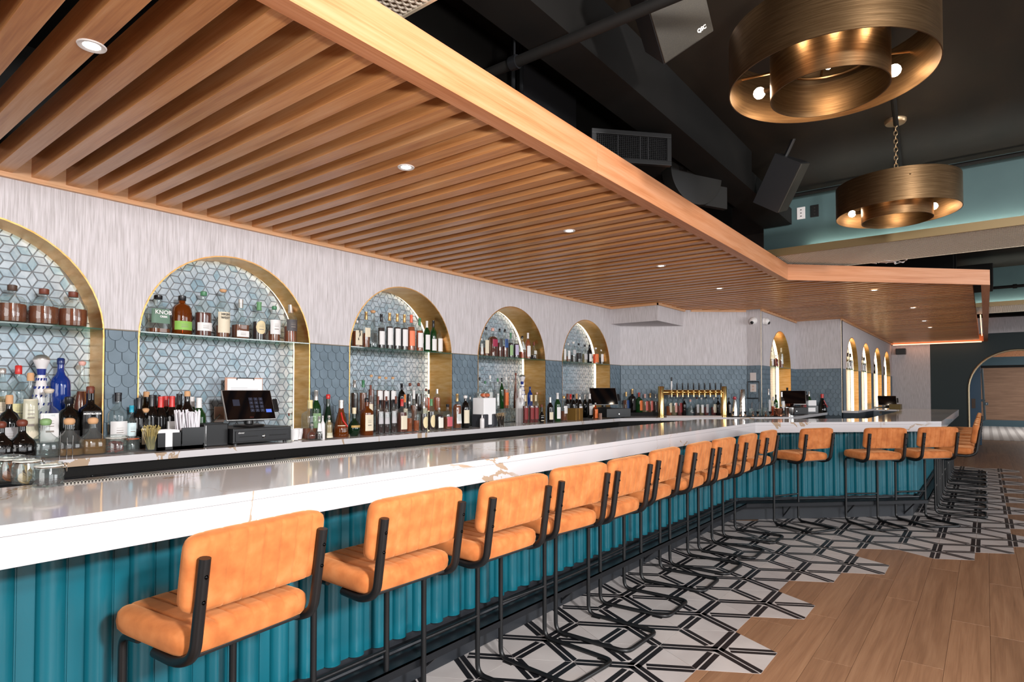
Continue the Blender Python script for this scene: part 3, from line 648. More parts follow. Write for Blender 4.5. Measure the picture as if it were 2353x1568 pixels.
NUM = ['nearest', 'second', 'third', 'fourth', 'fifth', 'sixth', 'seventh', 'eighth', 'ninth', 'tenth']
for i, (x, y, a) in enumerate(MS):
    s = proto if i == 0 else copy_tree(proto); s.location = (x, y, 0); s.rotation_euler = (0, 0, math.radians(a))
    s['group'] = 'orange velvet bar stools'
    if i < 10: s['label'] = ('orange velvet bar stool nearest the camera, at the long counter' if i == 0 else 'orange velvet bar stool, last of the long row before the bend' if i == 9 else 'orange velvet bar stool, %s from the camera along the counter' % NUM[i])
    elif i < 13: s['label'] = 'orange velvet stool at the angled counter section, %s' % ['leftmost of its three', 'middle one of three', 'rightmost of three, at the counter corner'][i-10]
    else: s['label'] = 'orange velvet stool on the far leg past the corner, %s' % ['nearest', 'second', 'third', 'fourth', 'fifth', 'sixth', 'seventh', 'farthest'][i-13]

# ================================================================= CEILING THINGS
def pendant(x, y, zb, R, r, label):
    t = thing('drum_pendant', label, 'pendant lamp', (x, y, zb), group='brass double drum pendants')
    def drum(name, R, z0, z1):
        m = MB(); n = 72; V = []
        for rr_, z in ((R, z0), (R, z1), (R-.004, z1), (R-.004, z0)): V += [(rr_*math.cos(2*PI*j/n), rr_*math.sin(2*PI*j/n), z) for j in range(n)]
        m.add(V, [(k*n+j, k*n+(j+1) % n, ((k+1) % 4)*n+(j+1) % n, ((k+1) % 4)*n+j) for k in range(4) for j in range(n)]); return m.obj(name, BRASSD, t, True, 30)
    drum('outer_drum', R, 0, .215); inn = drum('inner_drum', r, -.045, .165)
    m = MB()
    for k in range(6):
        a = PI*2*k/6+.3; m.tube([(r*math.cos(a), r*math.sin(a), .13), (R*math.cos(a), R*math.sin(a), .16)], .006, 8)
    for k in range(3):
        a = PI*2*k/3+.3; m.tube([(r*math.cos(a), r*math.sin(a), .13), (0, 0, .22)], .005, 8)
    m.obj('spoke_frame', BRASSD, t, True)
    m = MB(); m.tube([(r*.78*math.cos(2*PI*j/40), r*.78*math.sin(2*PI*j/40), .10) for j in range(40)], .007, 8, closed=True); m.obj('inner_ring', BRASSD, t, True)
    for dg, bz in ((76, .07), (316, .07), (160, .135), (198, .135), (236, .135), (16, .11)):
        a = math.radians(dg); c = (r+.004); ca, sa = math.cos(a), math.sin(a)
        m = MB(); m.tube([(c*ca, c*sa, bz), ((c+.05)*ca, (c+.05)*sa, bz)], .012, 12); s = m.obj('socket', BRASSD, t, True)
        m = MB(); m.lathe([(.004, -.024), (.014, -.020), (.022, -.011), (.025, 0), (.022, .011), (.014, .020), (.004, .024)], 20); m.v = [(p[0]+(c+.075)*ca, p[1]+(c+.075)*sa, p[2]+bz) for p in m.v]
        m.obj('bulb', emis('bulb_glow', (1, .78, .54, 1), 46), s, True)
    m = MB(); m.lathe([(.012, .09), (.014, .115), (.014, .19)], 12); m.obj('lamp_holder', BRASSD, t, True)
    m = MB(); m.lathe([(.003, .052), (.014, .06), (.019, .072), (.014, .084), (.005, .092)], 14); m.obj('bulb', emis('bulb_glow_inner', (1, .78, .54, 1), 70), t, True)
    zt = ZT-zb-.01; k = 0; m = MB(); z = .225
    while z < zt-.02:
        pts = []
        for j in range(10):
            aa = 2*PI*j/10; u_, v_ = .011*math.cos(aa), .019*math.sin(aa); pts.append((u_, 0, z+v_) if k % 2 else (0, u_, z+v_))
        m.tube(pts, .0032, 5, closed=True); z += .029; k += 1
    m.obj('chain', mat('pale_chain', '#b59a78', .3, .9), t, True)
    m = MB(); m.lathe([(.02, -.03), (.06, -.026), (.068, -.014), (.068, 0)], 32); m.v = [(p[0], p[1], p[2]+zt+.01) for p in m.v]; m.obj('ceiling_plate', mat('pale_brass_plate', '#b59a78', .35, .8), t, True)
pendant(2.68, .48, 2.635, .375, .215, 'large brass double drum pendant nearest the camera, top right')
pendant(4.99, .475, 2.635, .375, .215, 'smaller looking brass drum pendant behind, before the teal wall')
# teal bulkheads with gold lipped honeycomb soffits
def honey(name, label, x0, x1, y0, y1, z, s=.03, col='#b98a68', bk='#6a4636'):
    t = thing(name, label, 'ceiling screen', ((x0+x1)/2, (y0+y1)/2, z), group='honeycomb metal soffits'); ox, oy = (x0+x1)/2, (y0+y1)/2
    m = MB(); w_ = .0030; dx = s*.866; r = 0; X = x0
    ed = []
    while X < x1:
        Y = y0+(s/2 if r % 2 else 0)
        while Y < y1:
            c = (X-ox, Y-oy); R_ = s/1.732
            vs = [(c[0]+R_*math.cos(PI/6*0+PI/3*k), c[1]+R_*math.sin(PI/3*k)) for k in range(6)]
            for k in (0, 1, 2): ed.append((vs[k], vs[k+1]))
            Y += s
        X += R_*1.5; r += 1
    for p, q_ in ed:
        d = Vector((q_[0]-p[0], q_[1]-p[1])); n_ = Vector((-d.y, d.x)).normalized()*w_
        m.add([(p[0]-n_.x, p[1]-n_.y, 0), (q_[0]-n_.x, q_[1]-n_.y, 0), (q_[0]+n_.x, q_[1]+n_.y, 0), (p[0]+n_.x, p[1]+n_.y, 0), (p[0]-n_.x, p[1]-n_.y, .006), (q_[0]-n_.x, q_[1]-n_.y, .006), (q_[0]+n_.x, q_[1]+n_.y, .006), (p[0]+n_.x, p[1]+n_.y, .006)], [(0, 1, 2, 3), (0, 4, 5, 1), (2, 6, 7, 3)])
    m.obj('honeycomb_mesh', mat('mesh_'+name, col, .4, .3), t, kind='stuff')
    m = MB(); m.box(x0-ox, x1-ox, y0-oy, y1-oy, .02, .03); m.obj('backing', mat('soffit_backing', bk, .8), t)
    m = MB(); X0, X1, Y0, Y1 = x0-ox, x1-ox, y0-oy, y1-oy; g = .012
    for a in ((X0-g, X0, Y0-g, Y1+g), (X1, X1+g, Y0-g, Y1+g), (X0, X1, Y0-g, Y0), (X0, X1, Y1, Y1+g)): m.box(a[0], a[1], a[2], a[3], -.003, .05)
    m.obj('frame', mat('soffit_frame', '#c8bda8', .35, .4), t)
honey('honeycomb_soffit', 'honeycomb metal ceiling panel corner at the top edge, near camera', .95, 1.465, .8, 1.95, 2.75, .0262, '#d8cdbc', '#8a7458')
honey('honeycomb_soffit', 'long gold honeycomb soffit below the teal bulkhead, behind the pendants', 6.19, 7.09, -1.3, 1.72, 2.70)
honey('honeycomb_soffit', 'distant gold honeycomb soffit right of the canopy end', 11.88, 12.9, -1.6, .2, 2.70, .045)
GOLD = mat('gold_lip', '#8d7750', .45, .25)
for (x, ya, yb_, zt_) in ((6.25, 1.71, -4.5, ZT), (11.95, .2, -4.5, ZT)):
    m = MB(); m.box(x, x+.1, yb_, ya, 2.74, zt_); w_b = m.obj('wall_bulkhead', TWALL, kind='structure')
    m = MB(); m.box(x-.09, x-.075, yb_, ya+.02, 2.695, 2.765); m.box(x-.074, x+.02, yb_, ya+.018, 2.715, 2.74); m.box(x-.05, x+.9, yb_, ya+.02, 2.73, 2.74); m.obj('gold_lip', GOLD, w_b)
    m = MB(); m.box(x-.05, x-.035, yb_, min(ya-.05, 1.30), 2.742, 2.746); m.obj('led_strip', emis('cove_led', (1, .98, .86, 1), 38), w_b)
m = MB(); m.tube([(6.12, 1.9, 3.24), (6.12, -3, 3.24)], .018, 8); m.obj('pipe', BLACKM, None, True, label='black pipe running along the top of the teal bulkhead', cat='pipe')
pp = thing('pipe', 'thick black sprinkler pipe crossing above the canopy', 'pipe', (2.18, 1.8, 2.9))
m = MB(); m.tube([(0, .3, 0), (0, -2.6, 0)], .024, 14); m.obj('tube', BLACKM, pp, True)
m = MB(); m.tube([(.0, -.14, 0), (0, -.10, 0)], .031, 14); m.tube([(0, -.12, .03), (0, -.12, .4)], .005, 6); m.obj('hanger_clamp', BLACK, pp, True)
m = MB(); m.tube([(11.5, .6, 2.93), (11.5, -3, 2.93)], .022, 8); m.tube([(11.5, -.38, 2.93), (11.5, -.33, 2.93)], .032, 8); m.obj('pipe', BLACKM, None, True, label='black pipe in front of the distant teal bulkhead', cat='pipe')
m = MB(); m.tube([(17.3, .3, 3.08), (17.3, -3, 3.02)], .03, 8); m.obj('pipe', BLACKM, None, True, label='black pipe above the grey wallpaper band at far right', cat='pipe')
m = MB(); m.tube([(3.2, .35, 3.27), (7.2, .62, 3.27)], .016, 8); m.obj('conduit', BLACKM, None, True, label='thin black conduit on the ceiling behind the pendant plate', cat='conduit')
# hooded grille unit above the canopy
gr = thing('vent_grille', 'black framed air vent grille angled above the oak fascia', 'vent', (3.30, 1.66, 2.76), math.atan2(-.67, .74)+0)
m = MB()
for a in ((-.25, .25, 0, .028), (-.25, .25, .166, .194)): m.bbox(a[0], a[1], -.02, .012, a[2], a[3], .003)
for a in ((-.25, -.222), (.222, .25)): m.bbox(a[0], a[1], -.02, .012, .028, .166, .003)
m.obj('frame', mat('dark_grey_metal', '#19191a', .5), gr)
m = MB()
for k in range(36): x = -.219+k*.01251; m.box(x, x+.0025, -.006, .004, .028, .166)
for k in range(13): z = .032+k*.0108; m.box(-.222, .222, -.010, -.007, z, z+.002)
for x in (-.09, .05, .10): m.box(x, x+.008, -.012, -.008, .028, .166)
m.obj('louvres', mat('black_louvre', '#222224', .4), gr, kind='stuff')
m = MB(); m.box(-.24, .24, .012, .5, .005, .19); m.obj('duct_box', BLACKM, gr)
dk = thing('round_duct', 'round black duct elbow end right of the vent grille', 'duct', (4.36, 1.66, 3.02), math.radians(244))
m = MB(); Rx = Matrix.Rotation(math.radians(-90), 4, 'Y')
m.lathe([(.20, -.12), (.245, -.10), (.25, -.03), (.245, 0), (.235, .004), (.02, .006)], 36, T=Rx.inverted()); m.obj('drum', mat('dusty_black', '#1b1a18', .55), dk, True, 35)
m = MB(); m.lathe([(.14, -.34), (.16, -.12), (.17, -.10)], 28, T=Rx.inverted()); m.obj('sleeve', mat('dusty_black2', '#3a3733', .6), dk, True)
m = MB(); m.box(-.14, -.10, .05, .40, -.20, .04); m.obj('flap', mat('dusty_black', '#1b1a18', .55), dk)
eb = thing('electrical_box', 'tall black electrical box with round white sticker', 'electrical box', (2.60, 1.95, 2.86))
m = MB(); m.bbox(0, .55, 0, .04, 0, .34, .004); m.obj('cover', mat('scratched_black', '#1d1d1f', .35), eb)
m = MB(); m.lathe([(.016, 0), (.016, .001)], 20, T=Matrix.Rotation(math.radians(90), 4, 'X')); m.v = [(p[0]+.23, p[1]-.0, p[2]+.1) for p in m.v]; st = m.obj('sticker', INKW, eb)
m = MB(); [m.tube([(x, -.03, 0), (x, -.03, .4)], .012, 8) for x in (-.12, -.05)]; m.obj('conduit_pair', BLACK, eb, True)
def speaker(loc, ang, tilt, s, label, logo=True):
    t = thing('ceiling_speaker', label, 'speaker', loc); t.rotation_mode = 'YXZ'; t.rotation_euler = (math.radians(tilt), math.radians(-42 if logo else -20), math.radians(ang))
    m = MB(); pl = [(-.15, -.13), (.15, -.13), (.10, .14), (-.10, .14)]; m.prism([(x*s, y*s) for x, y in pl], -.24*s, .24*s); m.obj('cabinet', mat('speaker_black', '#19191b', .45), t)
    m = MB(); m.bbox(-.147*s, .147*s, -.142*s, -.128*s, -.235*s, .235*s, .004); g = m.obj('grille', noisy('grey_grille', [(.4, '#1f1b14'), (.6, '#2a251c')], (300, 300, 300), .6, nscale=1), t)
    if logo: link('logo', text_mesh('QSC', .026*s, .001, INKW, bold=.001), g, (.085*s, -.1445*s, -.19*s), rot=(PI/2, 0, 0))
    m = MB(); m.tube([(0, .05, .2*s), (0, .05, .45*s)], .015, 8); m.box(-.03, .03, .02, .08, .44*s, .46*s); m.obj('bracket', BLACK, t, True)
speaker((2.42, 1.07, 3.08), -28, 34, .85, 'grey fronted ceiling speaker behind the black pipe, upper centre')
speaker((5.0, 1.24, 3.02), 8, 30, .8, 'black ceiling speaker beside the white wall outlet plate', False)
for i, (y0, c_, lb) in enumerate(((1.402, WHITE, 'white outlet plate high on the teal bulkhead'), (1.284, mat('black_plate', '#141414', .4), 'black outlet plate high on the teal bulkhead'))):
    t = thing('outlet_plate', lb, 'outlet', (6.245, y0-.036, 3.094)); m = MB(); m.bbox(-.006, .003, -.036, .036, -.057, .057, .003); m.obj('plate', c_, t)
    m = MB(); [m.box(-.008, -.005, -.006, .006, z-.004, z+.004) for z in (-.03, 0, .03)]; m.obj('slots', INK, t)
m = MB(); pts = []; rr = random.Random(5)
for k in range(90): a = k*.42; r_ = .06+.05*math.sin(k*.21); pts.append((7.1+k*.0022+r_*math.cos(a), .86-k*.0022+r_*math.sin(a), 2.70+.022*abs(math.sin(k*.33))))
m.tube(pts, .0045, 6); m.obj('cable_coil', WHITE, None, True, label='loose white cable coiled on top of the canopy bend', cat='cable')
m = MB(); m.bbox(10.5, 11.2, -.1, .36, 2.84, 3.14, .01); m.obj('hanging_unit', BLACKM, label='black box unit hanging above the canopy corner at right', cat='equipment')
m = MB(); m.box(9.4, 9.5, .3, 2.0, 2.9, 3.3); m.box(10.4, 10.5, .3, 2.4, 2.85, 3.3); m.obj('hanging_unit', BLACKM, label='dark ducts above the angled canopy section', cat='duct')
m = MB(); m.tube([(10.2, .62, 2.7), (10.2, .62, 3.3)], .006, 6); m.obj('hanging_cable', WHITE, None, True, label='white cable hanging down onto the canopy top', cat='cable')

# ================================================================= WALL THINGS
def camera_dome(loc, ang, label):
    t = thing('security_camera', label, 'security camera', loc, ang, group='white dome cameras')
    m = MB(); m.lathe([(.052, 0), (.052, .02), (.045, .03)], 24, T=Matrix.Rotation(PI/2, 4, 'X')); m.obj('base', WHITE, t, True, 40)
    m = MB(); m.lathe([(.002, -.05), (.022, -.045), (.04, -.028), (.05, 0), (.04, .028), (.02, .045), (.002, .05)], 24); m.v = [(p[0], p[1]-.035, p[2]-.005) for p in m.v]; d = m.obj('dome', WHITE, t, True)
    m = MB(); m.lathe([(.022, 0), (.022, .008), (.012, .016)], 16, T=Matrix.Rotation(math.radians(115), 4, 'X')); m.v = [(p[0], p[1]-.072, p[2]-.03) for p in m.v]; m.obj('lens', BLACK, d, True)
camera_dome((8.86, 2.573, 2.39), math.radians(-90), 'left white dome camera below the canopy')
camera_dome((8.98, 2.472, 2.39), 0, 'right white dome camera, around the wall edge')
for z, lb in ((1.602, 'upper blank white plate on the tiled jog wall'), (1.443, 'lower white outlet plate in a black frame on the jog wall')):
    t = thing('wall_plate', lb, 'outlet', (8.86, 2.583, z)); m = MB(); m.bbox(-.014, -.004, -.041, .041, -.056, .056, .003); m.obj('plate', mat('warm_white', '#cfc4bf', .5), t)
    if z < 1.5:
        m = MB(); [m.box(-.016, -.013, -.012, .012, q_-.014, q_+.014) for q_ in (-.022, .022)]; m.obj('socket', BEIGE, t)
m = MB(); [m.tube(p, .006, 6) for p in ([(8.845, 2.655, 1.53), (8.845, 2.50, 1.53)], [(8.845, 2.655, 1.53), (8.845, 2.655, 1.3)], [(8.845, 2.50, 1.53), (8.845, 2.50, 1.25)], [(8.80, 2.655, 1.3), (8.80, 2.50, 1.3)])]; m.obj('wire_rack', BLACK, label='black wire frame around the lower outlet plate', cat='rack')
t = thing('outlet_plate', 'beige outlet plate on the mosaic behind the register', 'outlet', (2.129, 4.268, 1.235)); m = MB(); m.bbox(-.034, .034, -.006, .004, -.055, .055, .003); m.obj('plate', BEIGE, t)
m = MB(); m.tube(fillet([(.0, -.01, 0), (-.02, -.05, -.005), (-.12, -.12, -.06), (-.2, -.25, -.075)], .04), .004, 6); m.obj('power_cord', BLACK, t, True)
m = MB(); m.bbox(2.12, 2.40, 4.17, 4.178, 1.2, 1.495, .002); cb = thing('clipboard', 'brown clipboard with white sheet behind the register screen', 'clipboard', (0, 0, 0)); m.obj('board', mat('hardboard', '#b98d78', .7), cb)
m = MB(); m.box(2.135, 2.392, 4.166, 4.1695, 1.21, 1.487); sh_ = m.obj('sheet', PAPER, cb); m = MB(); [m.box(2.16, 2.16+.2*(1 if k % 3 else .6), 4.1652, 4.1658, 1.455-k*.011, 1.457-k*.011) for k in range(3, 9)]; m.obj('printed_lines', mat('grey_ink', '#a3a3a8', .6), sh_)
m = MB(); m.tube(fillet([(2.20, 4.16, 1.478), (2.20, 4.158, 1.492), (2.325, 4.158, 1.492), (2.325, 4.16, 1.478)], .004), .003, 6); m.obj('clip', BLACK, cb, True)

# ================================================================= BACK COUNTER THINGS
def register(loc, ang, label, s=1.0, show=True, brand=True):
    t = thing('register_screen', label, 'register', loc, ang)
    tl = 24
    m = MB(); m.bbox(-.165*s, .165*s, 0, .014, 0, .215*s, .004); p = link('screen_body', m.mesh('screen_body', mat('silver_edge', '#b8b6b4', .25, .6)), t, (0, -.05, .045), rot=(math.radians(-tl), 0, 0))
    m = MB(); m.bbox(-.161*s, .161*s, -.003, .001, .004, .211*s, .002); m.obj('glass_panel', mat('screen_glass', '#08080a', .06), p)
    if show:
        m = MB(); K = emis('screen_keys', '#1c1f2e', .25)
        for r in range(4):
            for c in range(3): m.box(.0+c*.034, .026+c*.034, -.0042, -.003, .055+r*.027, .077+r*.027)
        m.box(-.108, -.064, -.0042, -.003, .10, .145); m.obj('key_tiles', K, p)
        m = MB(); m.box(.105, .143, -.0042, -.003, .05, .073); m.obj('enter_key', emis('blue_key', '#4a66c0', .5), p)
        for r in range(4):
            for c in range(3): link('key_digit', text_mesh('123456789000'[(3-r)*3+c], .012, .0002, emis('digit', '#6a6f86', .3)), p, (.013+c*.034, -.0046, .066+r*.027), rot=(PI/2, 0, 0))
        link('brand_text', text_mesh('clover', .011, .0002, mat('dim_red', '#6b2a22', .5)), p, (0, -.0035, .018), rot=(PI/2, 0, 0))
    m = MB(); m.bbox(.17*s, .20*s, 0, .022, .06, .15, .004); m.obj('card_reader', BLACK, p)
    m = MB(); m.lathe([(.09, 0), (.10, .004), (.095, .014), (.03, .02), (.025, .06)], 24); m.obj('stand', BLACK, t, True, 40)
    return t
dr = thing('cash_drawer', 'black cash drawer with a round silver lock, under the large register', 'cash drawer', (2.13, 3.88, 1.06), math.radians(0))
m = MB(); m.bbox(-.20, .20, -.19, .19, .012, .105, .004); m.obj('case', mat('drawer_black', '#0d0d0f', .4), dr)
m = MB(); m.bbox(-.185, .185, -.196, -.188, .022, .088, .002); f = m.obj('drawer_front', mat('drawer_face', '#111114', .45), dr)
m = MB(); m.box(-.16, -.04, -.1975, -.1955, .05, .056); m.box(.04, .16, -.1975, -.1955, .05, .056); m.obj('slot', mat('slot_black', '#050505', .6), f)
m = MB(); m.lathe([(.011, 0), (.011, .004), (.004, .006)], 16, T=Matrix.Rotation(PI/2, 4, 'X')); m.v = [(p[0], p[1]-.196, p[2]+.048) for p in m.v]; m.obj('lock', CHROME, f, True)
link('brand_text', text_mesh('clover', .016, .0003, INKW), f, (-.15, -.1965, .077), rot=(PI/2, 0, 0))
m = MB(); [m.lathe([(.012, 0), (.012, .012)], 10, c=(x, y, 0)) for x in (-.17, .17) for y in (-.16, .16)]; m.obj('foot', BLACK, dr)
register((2.13, 3.87, 1.165), math.radians(-4), 'large black touch screen register with dim number pad')
m = MB(); m.bbox(1.775, 1.925, 3.74, 3.95, 1.061, 1.198, .006); pb = thing('receipt_printer', 'plain black receipt printer box left of the cash drawer', 'printer', (0, 0, 0)); m.obj('body', mat('printer_black', '#0c0c0e', .45), pb); m = MB(); m.box(1.785, 1.788, 3.7385, 3.741, 1.07, 1.19); m.obj('front_seam', CHROME, pb)
cd_ = thing('napkin_caddy', 'black napkin and straw caddy beside the gold picks', 'caddy', (1.62, 3.76, 1.061))
m = MB(); bw = .004
m.box(-.13, .13, .065, .07, 0, .105); m.box(-.13, -.126, -.07, .07, 0, .105); m.box(.126, .13, -.07, .07, 0, .105); m.box(-.13, .13, -.07, .07, 0, .004); m.box(-.13, -.085, -.07, -.066, 0, .10); m.box(-.045, .13, -.07, -.066, 0, .10); m.box(-.13, .13, -.07, -.066, 0, .02); m.box(.0, .004, -.07, .07, 0, .11); m.box(.004, .13, -.075, -.066, .03, .125)
m.obj('tray', mat('caddy_black', '#070708', .3), cd_)
m = MB(); rr = random.Random(9)
for k in range(14): m.box(-.122, -.006, -.064+k*.009, -.058+k*.009, .006, .112+rr.random()*.004)
m.obj('paper_napkins', PAPER, label='stack of white paper napkins in the black caddy', cat='napkins').location = (1.62, 3.76, 1.061)
m = MB()
for k in range(46):
    x, y = .02+rr.random()*.095, -.05+rr.random()*.1; m.tube([(x, y, .01), (x+(rr.random()-.6)*.05, y+(rr.random()-.5)*.03, .205+rr.random()*.025)], .0042, 6)
m.obj('wrapped_straws', mat('straw_paper', '#e2dde2', .7), None, True, label='bundle of white paper wrapped straws standing in the caddy', cat='straws', kind='stuff').location = (1.62, 3.76, 1.061)
pk = thing('pick_glass', 'glass tumbler left of the black caddy', 'glass', (1.472, 3.72, 1.061))
m = MB(); m.lathe([(.026, 0), (.028, .004), (.030, .085), (.0285, .085), (.0255, .008), (.001, .007)], 20); m.obj('tumbler', GLASS_C, pk, True)
def picks(loc, n, h, spread, label, col):
    m = MB()
    for k in range(n):
        a, r_ = rr.random()*6.28, rr.random()**.5*.022; b_ = rr.random()*6.28; s_ = spread*rr.random(); p1 = Vector((r_*math.cos(a)+s_*math.cos(a), r_*math.sin(a)+s_*math.sin(a), h*(.8+.2*rr.random())))
        m.tube([(r_*math.cos(a)*.7, r_*math.sin(a)*.7, .01), p1], .0013, 5); m.lathe([(.001, -.005), (.004, 0), (.001, .005)], 6, c=p1+Vector((.003*math.cos(b_), .003*math.sin(b_), 0)))
    m.obj('cocktail_picks', mat('picks_'+col[1:], col, .55), None, True, label=label, cat='cocktail picks', kind='stuff').location = loc
picks((1.472, 3.72, 1.061), 60, .145, .035, 'gold knotted bamboo picks fanning out of the tumbler', '#a8955c')
def jar(loc, R, H, label, fill=None, fcol='#6b2e1e', wire=True, kind='blob', ring=None, lid=True):
    t = thing('glass_jar', label, 'jar', loc)
    m = MB(); m.lathe([(R*.86, 0), (R*.97, H*.04), (R, H*.15), (R, H*.6), (R*.86, H*.74), (R*.86, H*.80), (R*.83, H*.80), (R*.83, H*.74), (R*.95, H*.6), (R*.95, H*.12), (.001, H*.05)], 26); m.obj('jar_body', GLASS_C, t, True)
    m = MB(); m.lathe([(R*.90, H*.82), (R*.92, H*.86), (R*.90, H*.93), (R*.55, H*.97), (.001, H)], 26); m.obj('glass_lid', GLASS_C, t, True)
    m = MB(); m.tube([(R*.88*math.cos(2*PI*j/28), R*.88*math.sin(2*PI*j/28), H*.81) for j in range(28)], .0022, 6, closed=True); m.obj('seal_ring', mat('seal_'+(ring or 'white'), {'orange': '#d8683a', None: '#d8d2ca', 'clay': '#c98a70'}[ring], .5), t, True)
    if wire:
        m = MB(); m.tube([(R*.91*math.cos(2*PI*j/28), R*.91*math.sin(2*PI*j/28), H*.76) for j in range(28)], .0015, 6, closed=True)
        m.tube(fillet([(R*.9, -.01, H*.76), (R*1.12, -.01, H*.72), (R*1.16, 0, H*.5), (R*1.12, .01, H*.72), (R*.9, .01, H*.88)], .006, 3), .0015, 6); m.tube([(R*1.05+.006*math.cos(k*.8), 0, H*.80+.007*math.sin(k*.8)) for k in range(8)], .0013, 5); m.obj('wire_bail', CHROME, t, True)
    if fill:
        m = MB(); rr2 = random.Random(len(label))
        for k in range(fill):
            a, q_ = rr2.random()*6.28, rr2.random()**.5*R*.78; z = H*.08+rr2.random()*H*(.22 if kind == 'blob' else .45)
            if kind == 'blob': m.lathe([(.001, -.004), (.005, -.002), (.005, .002), (.001, .004)], 6, c=(q_*math.cos(a), q_*math.sin(a), z))
            elif kind == 'slice':
                T_ = Matrix.Translation((q_*.4*math.cos(a), q_*.4*math.sin(a), H*.12+k*H*.5/fill)) @ Matrix.Rotation(rr2.random()*1.2, 4, 'X') @ Matrix.Rotation(rr2.random()*1.2, 4, 'Y'); m.lathe([(R*.30, -.001), (R*.42, -.002), (R*.42, .002), (R*.30, .001)], 14, T=T_)
            else: m.tube([(q_*math.cos(a), q_*math.sin(a), z), (q_*math.cos(a+1.3), q_*math.sin(a+1.3), z+.01)], [.004, .002], 5)
        m.obj('contents', mat('contents_'+fcol[1:], fcol, .7), t, True, kind='stuff')
jar((.697, 2.60, 1.067), .046, .088, 'clip top glass jar with dark cloves, frontmost on the counter', 90, '#2e1a16')
jar((.668, 2.735, 1.067), .045, .10, 'glass jar of dried apple slices on the counter, second from front', 8, '#b89868', kind='slice')
jar((.652, 2.86, 1.067), .045, .10, 'glass jar of dried orange wheels on the counter, third from front', 9, '#a85a2a', kind='slice')
jar((.640, 2.96, 1.067), .043, .095, 'glass jar farthest back in the counter row, cut by the frame', 8, '#a0633a', kind='slice')
jar((1.312, 3.765, 1.06), .055, .105, 'wide glass jar of dried red chillies on the back counter', 40, '#7a2a1c', kind='stick')
jar((1.412, 3.83, 1.06), .042, .085, 'small glass jar with orange seal on the back counter', 0, ring='orange')
m = MB(); [m.tube([(x, 3.73, 1.06), (x+.002, 3.73, h)], .0018, 6) for x, h in ((1.045, 1.19), (1.075, 1.16), (1.10, 1.17))]; m.obj('metal_picks', CHROME, None, True, label='upright thin steel picks before the tequila bottles', cat='picks')
for i, (x, y) in enumerate(((2.40, 3.76), (2.452, 3.80))):
    t = thing('paper_cup', ['white paper cup stack right of the cash drawer', 'white cup stack behind, touching the brass arch side'][i], 'cup', (x, y, 1.06), group='white cups by the drawer')
    m = MB()
    for k in range(3): m.lathe([(.025, .004+k*.012), (.034, .052+k*.012), (.0355, .054+k*.012), (.033, .054+k*.012), (.024, .008+k*.012)], 20)
    m.obj('cup_stack', PAPER, t, True)
wb = thing('napkin_dispenser', 'large white and grey napkin dispenser under the fourth arch', 'dispenser', (4.47, 3.80, 1.06))
m = MB(); m.bbox(-.09, .09, -.06, .08, .0, .275, .006); m.obj('paper_block', PAPER, wb); m = MB(); m.bbox(-.098, -.03, -.07, .09, 0, .12, .01); m.bbox(.03, .098, -.07, .09, 0, .12, .01); m.box(-.03, .03, -.07, .09, 0, .02); m.obj('base', mat('caddy_grey', '#33343a', .4), wb)
m = MB(); m.bbox(-.085, .085, -.055, .075, .28, .33, .008); m.obj('clear_tub', GLASS_C, wb); m = MB(); [m.lathe([(.004, -.02), (.024, -.012), (.028, 0), (.022, .014), (.004, .02)], 12, c=(x, 0, .30)) for x in (-.03, .03)]; m.obj('citrus', mat('orange_peel', '#d86a3a', .5), wb, True)
m = MB(); m.lathe([(.03, 0), (.034, .10), (.031, .10), (.028, .004)], 18); pt = m.obj('pick_pot', mat('dark_glass', '#2a2522', .1), None, True, label='small dark pot of picks right of the napkin dispenser', cat='pot'); pt.location = (4.585, 3.70, 1.06)
picks((4.585, 3.70, 1.06), 70, .13, .03, 'tan knotted picks bunched in the dark pot', '#9a8262')
gb = thing('gold_box', 'square gold metal box before the wine bottles', 'box', (6.09, 3.80, 1.06), math.radians(8)); m = MB(); m.bbox(-.10, .10, -.06, .06, 0, .14, .004); m.obj('box', mat('antique_gold', '#8e6c35', .4, .7), gb); m = MB(); m.box(-.002, .002, -.062, -.058, .005, .138); m.obj('seam', mat('light_gold', '#c9a765', .3, .8), gb)
m = MB(); m.prism([(-.05, 0), (.05, 0), (.0, .03)], 0, .07, T=Matrix.Rotation(math.radians(20), 4, 'Z')); m.obj('menu_card', mat('card_pink', '#b99a8c', .6), label='small folded card in front of the far register', cat='card').location = (6.53, 3.70, 1.06)
d2 = thing('cash_drawer', 'small far cash drawer where the back counter bends', 'cash drawer', (6.93, 3.80, 1.06), math.radians(-20)); m = MB(); m.bbox(-.20, .20, -.17, .17, .01, .12, .004); m.obj('case', mat('drawer_black', '#0d0d0f', .4), d2); m = MB(); m.lathe([(.010, 0), (.010, .004)], 12, T=Matrix.Rotation(PI/2, 4, 'X')); m.v = [(p[0], p[1]-.171, p[2]+.05) for p in m.v]; m.obj('lock', CHROME, d2)
register((6.88, 3.86, 1.18), math.radians(-38), 'dark register screen seen from the side, fifth arch', 1.1, False)
m = MB(); [m.lathe([(.02, 0), (.026, .05), (.023, .05)], 12, c=(x, y, 0)) for x, y in ((0, 0), (.08, -.07), (.04, -.03))]; m.obj('shot_glasses', GLASS_C, None, True, label='upturned shot glasses on top of the far cash drawer', cat='glasses').location = (7.02, 3.72, 1.18)
